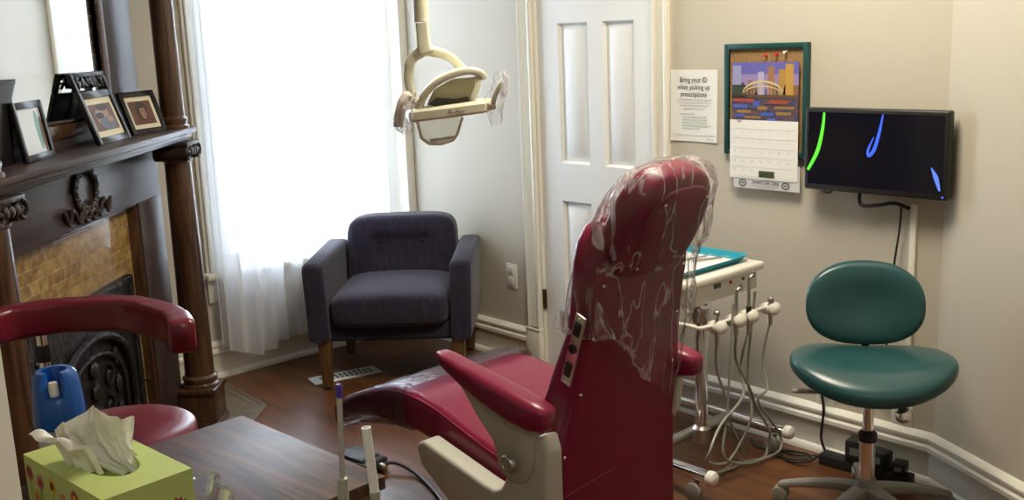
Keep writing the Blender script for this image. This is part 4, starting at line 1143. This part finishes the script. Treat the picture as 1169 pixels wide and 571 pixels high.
# control plate on the left bolster
cp = MB(); 
a_ = Vector((0, .062, .690)); b_ = Vector((0, -.008, .872)); d_ = (b_ - a_); Lp = d_.length; ang = math.atan2(-d_.y, d_.z)
Mp = Matrix.Translation((CX - .206, .027, .781)) @ Matrix.Rotation(ang, 4, 'X') @ Matrix.Rotation(R(-4), 4, 'Y')
cp.box(-.003, .003, -.016, .016, -Lp / 2, Lp / 2, .002, M=Mp); cpo = cp.build('control_plate', M_STEEL, dc)
for zz in (-.055, .06): mb = MB(); mb.box(-.007, .0, -.010, .010, zz - .018, zz + .018, .002, M=Mp); mb.box(-.009, .0, -.008, .008, zz - .004, zz + .014, .002, M=Mp); mb.build('rocker_switch', M_BLACKM, cpo)
mb = MB(); mb.lathe([(.012, 0), (.012, .004), (.009, .004), (.009, .001)], 20, M=Mp @ Matrix.Translation((-.002, 0, .005)) @ Matrix.Rotation(R(-90), 4, 'Y')); mb.build('socket', M_BLACKM, cpo)
for zz in (-.09, .09): mb = MB(); mb.sq((0, 0, 0), .002, .003, .003, 1, 1, nu=8, nv=6, M=Mp @ Matrix.Translation((-.004, 0, zz))); mb.build('plate_screw', M_CHROME, cpo)
# base and lift
mb = MB(); mb.box(-.14, .17, .20, .46, .04, .36, .03, seg=3); mb.box(-.20, .23, .10, .70, 0, .05, .02, seg=3); mb.build('pedestal', M_CASE, dc)

# leg sleeve of clear vinyl
sv = root('foot_sleeve', 'clear plastic sleeve pulled over the foot end of the dental chair', 'plastic cover', (.28, 2.40, 0), R(FA - 90))
mb = MB(); rg = []
for i, (y, zt_) in enumerate([(.62, .555), (.70, .548), (.82, .515), (.94, .470), (1.00, .446), (1.035, .43), (1.055, .41)]):
    th_ = .130 - max(0, y - .7) * .14; hw = .244 if y < .65 else .244 - (y - .65) * .09
    if i == 6: th_ *= .5; hw -= .03
    rg.append([(CX * .5 + a, y + .004 * math.sin(a * 40), zt_ - .052 + b + .005 * noise.noise(Vector((a * 14, y * 14, b * 10)))) for a, b in rrect(hw, th_ / 2, .028, 6)])
mb.loft(rg, cap=False); mb.add(rg[-1], [tuple(range(len(rg[-1])))]); mb.build('sleeve_film', M_FILM2, sv, angle=80)

# headrest bag of crinkled film
hgb = root('headrest_cover', 'crinkled clear plastic bag draped over headrest and upper back of dental chair', 'plastic cover', (.28, 2.40, 0), R(FA - 90))
mb = MB(); rg = []; NK = 96
lv = [(.62, .205, .078, .02, .030), (.68, .212, .085, .02, .026), (.76, .208, .086, .015, .015), (.86, .200, .080, .012, -.005), (.95, .196, .084, .012, -.012), (1.00, .186, .088, .010, -.034), (1.06, .176, .088, .0, -.058), (1.11, .168, .084, -.01, -.078), (1.15, .158, .078, -.012, -.096), (1.18, .140, .066, -.014, -.110), (1.202, .112, .050, -.014, -.120), (1.216, .066, .028, -.014, -.127), (1.221, .02, .010, -.014, -.129)]
lvl = []
for i in range(len(lv) - 1):
    for q in range(4):
        t = q / 4; lvl.append(tuple(lv[i][k] * (1 - t) + lv[i + 1][k] * t for k in range(5)))
lvl.append(lv[-1])
lvl = [(a_1, b_1, c_1, d_1 - (.03 if a_1 < 1.0 else 0), e_1) for a_1, b_1, c_1, d_1, e_1 in lvl]
for li, (z, hx_, hy_, cx_, cy_) in enumerate(lvl):
    ring = []
    for k in range(NK):
        a = 2 * PI * k / NK; ca_, sa_ = math.cos(a), math.sin(a)
        hx_k = hx_ * .90; x = hx_k * math.copysign(abs(ca_) ** .62, ca_); y = hy_ * math.copysign(abs(sa_) ** .62, sa_)
        nn = noise.noise(Vector((ca_ * 3.2, sa_ * 3.2, z * 7))) + .55 * noise.noise(Vector((ca_ * 9, sa_ * 9, z * 10 + 5)))
        rdg = abs(noise.noise(Vector((ca_ * 5 + 3, sa_ * 5, z * 3 + 9))))
        fac = 1 + (.08 * nn + .10 * (.25 - rdg) + .035 * math.sin(13 * a + 6 * z + 3 * nn)) * (1 if z < 1.15 else .45)
        zz = z
        if li < 10:   # ragged hem, pointed in the middle of the back
            bk_ = max(0, -sa_); tgt = (.605 + .30 * abs(ca_ * 1.0 - .20) if sa_ < 0 else .86)
            zz = z + (1 - li / 10) * (tgt - .62) * 1.0
        ring.append((CX + cx_ * .6 + x * fac, cy_ + y * fac + .012, zz))
    rg.append(ring)
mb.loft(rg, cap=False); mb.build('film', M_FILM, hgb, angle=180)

# ================================================================== OVERHEAD DENTAL LIGHT
# local: x right, z up, y away; origin on the pole axis at the yoke
dl = root('dental_light', 'ivory overhead dental light on a ceiling pole with clear wrapped handles', 'dental light', (-.221, 2.90, 1.5485), 0)
K = .00243
def q(u, v, y=0.0): return Vector(((u - 482) * K + (v - 25) * .0408 * K * 1.0, y, -(v - 25) * K * 1.015))
mb = MB(); mb.lathe([(.0205, 0), (.0205, HC - 1.5485)], 20); mb.build('pole', M_LAMP, dl)
mb = MB(); mb.lathe([(.0215, .002), (.0215, .008)], 20); mb.build('pole_ring', M_WHITEP, dl)
mb = MB(); mb.sweep([q(482, 26), q(482, 38), q(482, 50), q(484, 58)], rrect(.017, .022, .006, 3), up=(0, 1, 0), scales=[1, 1, 1.1, 1.2])
yk = mb.build('yoke_stem', M_LAMP, dl)
def band(pts, hw, hd, scales=None):
    mb = MB(); P_ = catmull(pts, 6); n_ = len(P_)
    sc_ = None
    if scales: sc_ = [scales[min(int(i / (n_ - 1) * (len(scales) - 1)), len(scales) - 1)] for i in range(n_)]
    mb.sweep(P_, rrect(hw, hd, min(hw, hd) * .6, 3), up=(0, 1, 0), scales=sc_); return mb
band([q(486, 54), q(474, 60), q(465, 68), q(461, 84), q(462, 100), q(467, 116), q(474, 124)], .0125, .016, [1.25, 1.1, 1, .95, .9, .9]).build('yoke_arm', M_LAMP, dl)
band([q(480, 54, .0), q(492, 58, .01), q(504, 62, .03), q(514, 70, .05), q(522, 80, .07)], .0125, .016, [1.25, 1.1, 1, .95, .9]).build('yoke_arm', M_LAMP, dl)
# lower tray body: a shallow hexagonal bezel, seen a little from below
mb = MB()
def hexring(sc_, z, pts=((-.060, .0), (-.045, -.055), (.03, -.070), (.165, -.055), (.188, .02), (.160, .085), (.02, .10), (-.045, .06))):
    cx0 = .055
    return [(cx0 + (x - cx0) * sc_, y * sc_, z + (x * .085)) for x, y in pts]
zb = q(482, 126).z
rg = [hexring(.94, zb - .016), hexring(1.0, zb - .010), hexring(1.0, zb + .010), hexring(.94, zb + .016), hexring(.86, zb + .018)]
mb.loft(rg); bz = mb.build('lamp_bezel', M_LAMP, dl, angle=30)
# tilted hood: open shell
mb = MB()
P1 = [q(470, 120, -.02), q(477, 106, -.03), q(490, 93, -.035), q(508, 84, -.035), q(528, 80, -.03), q(541, 83, -.02), q(543, 89, -.015)]
P1c = catmull(P1, 5)
mb.sweep(P1c, rrect(.010, .022, .006, 3), up=(0, 1, 0))
top_ = [p.copy() for p in P1c]
rg = []
for p in P1c:
    row = []
    for j in range(7):
        t = j / 6; row.append((p.x, p.y + t * .13, p.z - .012 * t + .010 * math.sin(PI * t)))
    rg.append(row)
mb.loft(rg, closed=False, cap=False)
hd = mb.build('hood', M_LAMP, dl, angle=50)
sm = hd.modifiers.new('solid', 'SOLIDIFY'); sm.thickness = .005
mb = MB(); poly = [q(478, 117, .0), q(488, 100, .0), q(510, 89, .0), q(537, 88, .0), q(534, 104, .0), q(529, 116, .0), q(500, 119, .0)]
mb.add(poly + [p + Vector((0, .03, 0)) for p in poly], [tuple(range(7)), tuple(range(7, 14))[::-1]] + [(i, (i + 1) % 7, 7 + (i + 1) % 7, 7 + i) for i in range(7)])
mb.build('reflector', mat('warm_reflector', (.74, .70, .50), .35, .15), dl)
mb = MB(); poly = [q(481, 116, -.012), q(490, 109, -.012), q(512, 111, -.012), q(526, 109, -.012), q(530, 118, -.012), q(500, 121, -.012)]
mb.add(poly + [p + Vector((0, .02, 0)) for p in poly], [tuple(range(6)), tuple(range(6, 12))[::-1]] + [(i, (i + 1) % 6, 6 + (i + 1) % 6, 6 + i) for i in range(6)])
mb.build('bulb_housing', mat('dull_grey_metal', (.12, .12, .10), .4, .5), dl)
band([q(541, 84, -.02), q(539, 98, -.03), q(533, 112, -.035), q(545, 117, -.03), q(556, 121, -.02)], .007, .012).build('hood_strut', M_LAMP, dl)
# lens box below
mb = MB(); zt_ = zb - .012
def lr(x0, x1, y0, y1, z): return [(x0, y0, z + .0), (x1, y0, z + .006), (x1, y1, z + .006), (x0, y1, z)]
mb.loft([lr(-.026, .100, -.050, .05, zt_ - .002), lr(-.016, .082, -.045, .045, zt_ - .055), lr(.0, .072, -.035, .035, zt_ - .068)]); mb.build('lens', film_mat('frosted_lens', (.92, .90, .82), .10, .08, 30, .3, .22), dl, angle=20)
mb = MB()
for p, r_ in (([(-.026, -.052, zt_), (-.016, -.047, zt_ - .052), (.002, -.04, zt_ - .068)], .004), ([(.100, -.052, zt_), (.083, -.047, zt_ - .046), (.072, -.04, zt_ - .060)], .004), ([(.002, -.04, zt_ - .068), (.038, -.042, zt_ - .070), (.072, -.04, zt_ - .060)], .005), ([(.002, .035, zt_ - .068), (.072, .035, zt_ - .060)], .004), ([(.002, -.04, zt_ - .068), (.002, .035, zt_ - .068)], .004)): mb.tube(p, r_, smooth=False, seg=8)
mb.build('lens_frame', M_LAMP, dl)
mb = MB(); text_into(mb, 'A-dec', .020, .085, zb - .001, -.0745, mat('grey_mark', (.18, .18, .17), .6), bold=.0003); mb.build('badge', None, bz)
HANDL = mat('handle_mauve_plastic', (.50, .42, .38), .4)
mb = band([q(465, 112, -.03), q(460, 104, -.045), q(454, 110, -.055), q(449, 124, -.06), q(446, 138, -.06)], .009, .013, [.8, .9, 1, 1, 1]); h1 = mb.build('handle', HANDL, dl)
mb = band([q(553, 122, -.02), q(556, 112, -.03), q(561, 102, -.035), q(567, 94, -.035)], .007, .010); h2 = mb.build('handle', M_LAMP, dl)
def wrapfilm(pts, r_, par, seed):
    mb = MB(); P_ = catmull(pts, 5); rg = []
    for i, p in enumerate(P_):
        t = i / (len(P_) - 1); ring = []
        for k in range(20):
            a = 2 * PI * k / 20; rr = r_ * (.75 + .6 * math.sin(PI * t)) * (1 + .4 * noise.noise(Vector((math.cos(a) * 2 + seed, math.sin(a) * 2, t * 5))))
            ring.append((p[0] + rr * math.cos(a), p[1] + rr * math.sin(a) * .8, p[2] + .004 * math.sin(3 * a)))
        rg.append(ring)
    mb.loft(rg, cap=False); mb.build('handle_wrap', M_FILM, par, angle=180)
wrapfilm([q(464, 102, -.045), q(456, 116, -.055), q(452, 136, -.06), q(455, 146, -.055)], .018, h1, 1)
wrapfilm([q(566, 82, -.035), q(563, 100, -.035), q(556, 118, -.03), q(556, 142, -.03)], .020, h2, 4)

# ================================================================== FOREGROUND CABINET
A0 = Vector((-.500, 1.772, 0)); e1 = Vector((math.cos(R(-45)), math.sin(R(-45)), 0))
cbM = Matrix.Translation(A0) @ Matrix.Rotation(R(-45), 4, 'Z')      # x along far edge, -y towards the viewer
cb = root('side_cabinet', 'brown woodgrain laminate cabinet in the left foreground', 'cabinet', M=cbM)
CW, CD, CT = .414, .66, .85
LAM = grain('grey_brown_laminate', (.018, .009, .006), (.105, .046, .028), 34, .45, 'X', .0)
LAM.node_tree.nodes['Principled BSDF'].inputs['Specular IOR Level'].default_value = .35
mb = MB(); mb.box(0, CW, -CD, 0, CT - .022, CT, .003); mb.build('cabinet_top', LAM, cb)
mb = MB(); mb.box(.012, CW - .012, -CD + .01, -.012, .08, CT - .022, .003); cbo = mb.build('cabinet_body', grain('striped_veneer', (.06, .028, .014), (.30, .17, .06), 60, .35, 'Z', .2), cb)
for i in range(3):
    mb = MB(); z0 = .10 + i * .245; mb.box(.02, CW - .02, -.012, .004, z0, z0 + .235, .003); d_ = mb.build('drawer', M_OAKX, cb)
    mb = MB(); mb.box(CW * .55, CW * .82, .004, .022, z0 + .19, z0 + .20, .002); mb.build('drawer_handle', M_STEEL, d_)
for x in (.05, CW - .05):
    for y in (-.05, -CD + .06):
        mb = MB(); mb.lathe([(.018, 0), (.028, .003), (.028, .02), (.018, .024)], 16, M=Matrix.Translation((x, y, .03)) @ Matrix.Rotation(R(90), 4, 'X')); mb.tube([(x, y - .012, .03), (x, y - .012, .085)], .007, smooth=False); mb.build('caster', M_BLACKM, cb)

# tissue box: corners measured on its top
tb = root('tissue_box', 'lime green tissue box with flower print on the wooden cabinet', 'tissue box', M=Matrix.Translation((-.556, 1.303, CT)) @ Matrix.Rotation(R(-43.5), 4, 'Z'))
LIME = mat('lime_cardboard', (.50, .60, .20), .5)
tl_, tw_, th_ = .117, .061, .115
mb = MB(); n_ = 40; hole = [(.056 * math.cos(2 * PI * i / n_) + .012, .032 * math.sin(2 * PI * i / n_)) for i in range(n_)]
outer = []
for i in range(n_):
    a = 2 * PI * i / n_; c_, s_ = math.cos(a), math.sin(a); k_ = min(tl_ / abs(c_) if abs(c_) > 1e-6 else 9, tw_ / abs(s_) if abs(s_) > 1e-6 else 9); outer.append((c_ * k_, s_ * k_))
for cc in ((tl_, tw_), (-tl_, tw_), (-tl_, -tw_), (tl_, -tw_)):
    j = min(range(n_), key=lambda i: (outer[i][0] - cc[0]) ** 2 + (outer[i][1] - cc[1]) ** 2); outer[j] = cc
mb.loft([[(x, y, th_ - .025) for x, y in hole], [(x, y, th_) for x, y in hole], [(x, y, th_) for x, y in outer], [(x, y, 0) for x, y in outer]], cap=False)
mb.box(-tl_ + .002, tl_ - .002, -tw_ + .002, tw_ - .002, .001, th_ - .03)
bxo = mb.build('box', LIME, tb, angle=30)
fl = MB(); random.seed(5)
FC = [mat('flower_crimson', (.40, .02, .05), .5), mat('flower_yellow', (.65, .45, .03), .5), mat('flower_pink', (.55, .15, .20), .5), mat('flower_stem', (.18, .30, .06), .5), mat('flower_dark', (.14, .015, .02), .5)]
def flower(face, u, v, r_, c1, c2):
    r_ *= 1.18
    n_ = 28; pts = []
    for i in range(n_):
        a = 2 * PI * i / n_; rr = r_ * (1 if i % 2 else .74); pts.append((u + rr * math.cos(a), v + rr * math.sin(a)))
    def P3(p, d):
        return (p[0], -tw_ - d, p[1]) if face == 0 else (tl_ + d, p[0], p[1])
    fl.add([P3(p, .0006) for p in pts], [tuple(range(n_))], c1)
    fl.add([P3((u + r_ * .45 * math.cos(2 * PI * i / 14), v + r_ * .45 * math.sin(2 * PI * i / 14)), .0010) for i in range(14)], [tuple(range(14))], c2)
    if face == 0: fl.add([P3((u - .0012, .005), .0004), P3((u + .0012, .005), .0004), P3((u + .0012, v), .0004), P3((u - .0012, v), .0004)], [(0, 1, 2, 3)], FC[3])
for u, v, r_, a, b in ((-.102, .092, .010, 0, 4), (-.070, .086, .010, 2, 0), (-.030, .092, .011, 1, 4), (.000, .080, .009, 2, 1), (.038, .093, .011, 0, 1), (-.085, .060, .012, 1, 2), (-.045, .058, .010, 0, 1), (.015, .050, .013, 2, 0), (.075, .080, .012, 1, 0), (.06, .045, .011, 0, 1), (-.1, .03, .012, 2, 1), (.098, .055, .010, 2, 4)): flower(0, u, v, r_, FC[a], FC[b])
for u, v, r_, a, b in ((-.035, .062, .014, 0, 1), (-.005, .056, .014, 2, 0), (.034, .066, .016, 0, 1), (-.04, .03, .013, 1, 0), (.01, .025, .014, 0, 1), (.045, .03, .013, 1, 0)): flower(1, u, v, r_, FC[a], FC[b])
fl.build('flower_print', None, bxo)
# tissue sheet pulled up out of the slot, spreading to the left
mb = MB(); NU, NV = 60, 34; vs = []; fs = []
Ux = Vector((.725, .688, 0)); Vy = Vector((-.688, .725, 0))
TP = [(0, .016, .026), (.25, -.010, .038), (.5, -.026, .046), (.75, -.030, .050), (1, -.030, .052)]
for j in range(NV + 1):
    v = j / NV
    for i in range(NU + 1):
        u = i / NU * 2 - 1
        k_ = min(int(v * 4), 3); t_ = v * 4 - k_
        c0 = TP[k_][1] * (1 - t_) + TP[k_ + 1][1] * t_; w0 = TP[k_][2] * (1 - t_) + TP[k_ + 1][2] * t_
        a = c0 + u * w0
        top = .088 + .016 * math.exp(-((u - .35) / .3) ** 2) - .030 * max(0, u - .45) - .012 * max(0, -u - .5)
        fold = .010 * math.sin(u * 7 + 1.2) * (.4 + .6 * v) + .006 * abs(noise.noise(Vector((u * 3.5, v * 1.2, 2)))) * 4 - .022 * v * (1 - abs(u)) + .004 * noise.noise(Vector((u * 9, v * 7, 3)))
        z = th_ - .022 + v * top - .020 * v * v * max(0, -u) ** 2
        p = Ux * (a + .012) + Vy * (fold + .004); vs.append((p.x, p.y, z))
for j in range(NV):
    for i in range(NU): a = j * (NU + 1) + i; fs.append((a, a + 1, a + NU + 2, a + NU + 1))
mb.add(vs, fs)
vs = []; fs = []
for j in range(17):
    v = j / 16
    for i in range(29):
        u = i / 28 * 2 - 1
        p = Ux * (-.020 + u * (.022 + .012 * v) - .026 * v) + Vy * (-.012 - .030 * v + .006 * math.sin(u * 6 + v)); z = th_ - .012 + .060 * math.sin(PI * .62 * v) * (1 - .2 * u) + .003 * noise.noise(Vector((u * 4, v * 4, 8)))
        vs.append((p.x, p.y, z))
for j in range(16):
    for i in range(28): a = j * 29 + i; fs.append((a, a + 1, a + 30, a + 29))
mb.add(vs, fs)
o = mb.build('tissue', M_TISSUE, angle=180); o.matrix_world = tb.matrix_world; tag(o, 'white tissue pulled up out of the green flowered box', 'tissue')

# spray can
sp_ = root('spray_can', 'spray can with bright blue cap standing behind the tissue box', 'spray can', (-.700, 1.500, CT))
mb = MB(); mb.lathe([(.030, 0), (.034, .004), (.034, .105), (.028, .116)], 28); mb.build('can_body', mat('lilac_grey_label', (.33, .33, .40), .35, var=((.55, .55, .60), (20, 20, 90), 2)), sp_)
mb = MB(); NK = 48; rg = []
for z, r_ in ((.160, .0375), (.163, .0385), (.195, .0365), (.225, .034), (.240, .031), (.246, .026), (.246, .018), (.215, .016)):
    ring = []
    for k in range(NK):
        a = 2 * PI * k / NK; zz = z; dd = abs((math.degrees(a) - 285 + 180) % 360 - 180)
        if dd < 26 and z > .20: zz = .205 + (z - .205) * .12
        ring.append((r_ * math.cos(a), r_ * math.sin(a), zz - .062))
    rg.append(ring)
mb.loft(rg); mb.build('cap', M_BLUECAP, sp_, angle=50)
mb = MB(); mb.lathe([(.0075, .138), (.0075, .166), (.006, .169)], 14, (.003, -.016, 0)); mb.build('nozzle', M_WHITEP, sp_)

# suction instruments at the cabinet's right side
hb_ = root('instrument_holder', 'grey bracket on the right side of the cabinet holding suction tubes', 'holder', M=cbM)
mb = MB(); mb.box(CW - .002, CW + .20, -.32, -.29, .78, .80, .004); mb.box(CW + .06, CW + .20, -.345, -.255, .80, .83, .008); mb.build('bracket_arm', M_GREYP, hb_)
def tubething(name, label, cat, top, bot, r_, m, tipm, valve_r):
    top = Vector(top); bot = Vector(bot); d_ = (top - bot).normalized()
    Mt = Matrix.Translation(bot) @ d_.to_track_quat('Z', 'Y').to_matrix().to_4x4(); L_ = (top - bot).length
    r__ = root(name, label, cat, M=Mt)
    mb = MB(); mb.lathe([(r_, 0), (r_, L_), (r_ * .7, L_), (r_ * .7, L_ - .02)], 16); mb.build('tube', m, r__)
    if tipm: mb = MB(); mb.lathe([(r_ * 1.15, L_ - .003), (r_ * 1.3, L_), (r_ * 1.3, L_ + .012), (r_ * .9, L_ + .015)], 14); mb.build('tip', tipm, r__)
    mb = MB(); mb.lathe([(valve_r * .7, -.12), (valve_r, -.10), (valve_r, -.045), (valve_r * .8, -.03), (valve_r * .85, .0), (valve_r * .75, .004), (valve_r * .8, .014), (valve_r * .5, .016)], 18); mb.build('valve', mat('grey_valve', (.36, .36, .32), .3), r__)
tubething('saliva_ejector', 'thin clear suction tube with violet tip, left of the thick white tube', 'suction tube', (-.2325, 1.28, 1.052), (-.237, 1.28, .922), .0036, mat('milky_tube', (.42, .38, .36), .25), M_PURPTIP, .0090)
tubething('suction_tip', 'thick white suction tube standing right of the violet-tipped one', 'suction tube', (-.1880, 1.20, 1.037), (-.1825, 1.20, .938), .0060, mat('bright_white_plastic', (.92, .92, .90), .35), None, .0085)

# clear safety glasses on the cabinet
gl = root('safety_glasses', 'clear safety glasses lying on the cabinet beside the tissue box', 'glasses', M=Matrix.Translation((-.435, 1.365, CT)) @ Matrix.Rotation(R(120), 4, 'Z'))
for sx in (-1, 1):
    mb = MB(); rg = []
    for j in range(9):
        z = .004 + .042 * j / 8; row = []
        for i in range(13):
            a = R(-50 + 100 * i / 12); row.append((sx * .034 + .036 * math.sin(a), -.028 * math.cos(a) + .02 - .010 * (j / 8), z * (1 - .15 * abs(math.sin(a))) + .0))
        rg.append(row)
    mb.loft(rg, closed=False, cap=False); o = mb.build('lens', M_LENS, gl, angle=180)
    mb = MB(); mb.tube([(sx * .066, .0, .035), (sx * .068, .016, .032), (sx * .040, .030, .016), (-sx * .02, .032, .008)], .0025, seg=6); mb.build('temple', M_LENS, gl)
mb = MB(); mb.tube([(-.066, .002, .040), (-.034, -.016, .046), (0, -.004, .046), (.034, -.016, .046), (.066, .002, .040)], .0022, seg=6); mb.build('brow_bar', M_LENS, gl)

# ================================================================== SMALL THINGS ON THE FLOOR
pd = root('foot_pedal', 'black foot control box on the floor beyond the cabinet corner', 'foot pedal', (-.575, 3.49, 0), R(-38))
mb = MB(); mb.prism([(-.085, -.055), (.085, -.055), (.085, .055), (-.085, .055)], 0, .045, .008); mb.build('pedal_body', M_BLACKM, pd)
mb = MB(); mb.box(-.07, .05, -.045, .045, .045, .056, .004, M=Matrix.Rotation(R(3), 4, 'Y')); mb.build('tread', mat('slate_rubber', (.05, .06, .07), .5), pd)
mb = MB(); mb.lathe([(.010, 0), (.013, .004), (.013, .02), (.008, .03)], 12, M=Matrix.Translation((.085, .01, .024)) @ Matrix.Rotation(R(90), 4, 'Y')); mb.build('plug', M_STEEL, pd)
mb = MB(); mb.tube([(-.49, 3.455, .026), (-.44, 3.45, .03), (-.36, 3.38, .012), (-.29, 3.24, .008), (-.22, 3.06, .008), (-.12, 2.92, .008), (.0, 2.80, .02)], .007, seg=8)
o = mb.build('pedal_cable', mat('dark_grey_cable', (.05, .05, .055), .4)); tag(o, 'dark grey cable from the foot control box to the dental chair', 'cable')

def adapter(label, s_, y_, z_, sx, sy, sz, rz):
    r_ = root('power_adapter', label, 'power adapter', M=inframe(FR_BACK, s_, y_, z_, R(rz)), group='power adapters in the corner')
    mb = MB(); mb.box(-sx / 2, sx / 2, -sy / 2, sy / 2, 0, sz, .006); mb.build('adapter_case', M_BLACKM, r_)
    mb = MB(); mb.box(-sx / 4, sx / 4, -sy / 2 - .001, -sy / 2 + .001, sz * .35, sz * .7); mb.build('rating_label', mat('worn_label', (.20, .20, .19), .6), r_)
ps = root('power_strip', 'black power strip on the floor by the corner behind the stool', 'power strip', M=inframe(FR_BACK, -1.66, -.075, 0, R(3)))
mb = MB(); mb.box(-.17, .15, -.028, .028, 0, .038, .005); mb.build('strip_body', M_BLACKM, ps)
mb = MB()
for i in range(5): mb.box(-.14 + i * .06, -.105 + i * .06, -.012, .012, .037, .0395)
mb.build('outlet_faces', mat('charcoal_face', (.035, .035, .035), .4), ps)
adapter('bulky black power adapter plugged in left of the smaller one', -1.70, -.075, .040, .070, .060, .075, 8)
adapter('black power adapter with pale label, middle of the three', -1.615, -.078, .040, .060, .055, .062, -4)
adapter('smallest black power adapter, nearest the right wall corner', -1.545, -.08, .0395, .045, .05, .045, 12)
mb = MB()
mb.tube([(-1.87, -.012, .23), (-1.86, -.05, .245), (-1.845, -.055, .18), (-1.85, -.06, .08), (-1.83, -.065, .03), (-1.84, -.07, .02)], .005)
mb.tube([(-1.84, -.075, .016), (-1.93, -.12, .010), (-2.02, -.10, .008), (-1.96, -.16, .007), (-1.86, -.13, .012), (-1.90, -.08, .01), (-2.05, -.14, .006), (-2.12, -.09, .006)], .004)
mb.tube([(-1.97, -.14, .012), (-1.90, -.17, .006), (-1.84, -.15, .02), (-1.83, -.08, .03)], .004)
o = mb.build('power_cables', M_CABLE); o.matrix_world = FR_BACK; tag(o, 'tangled black power cables on the floor between cart and stool', 'cables')
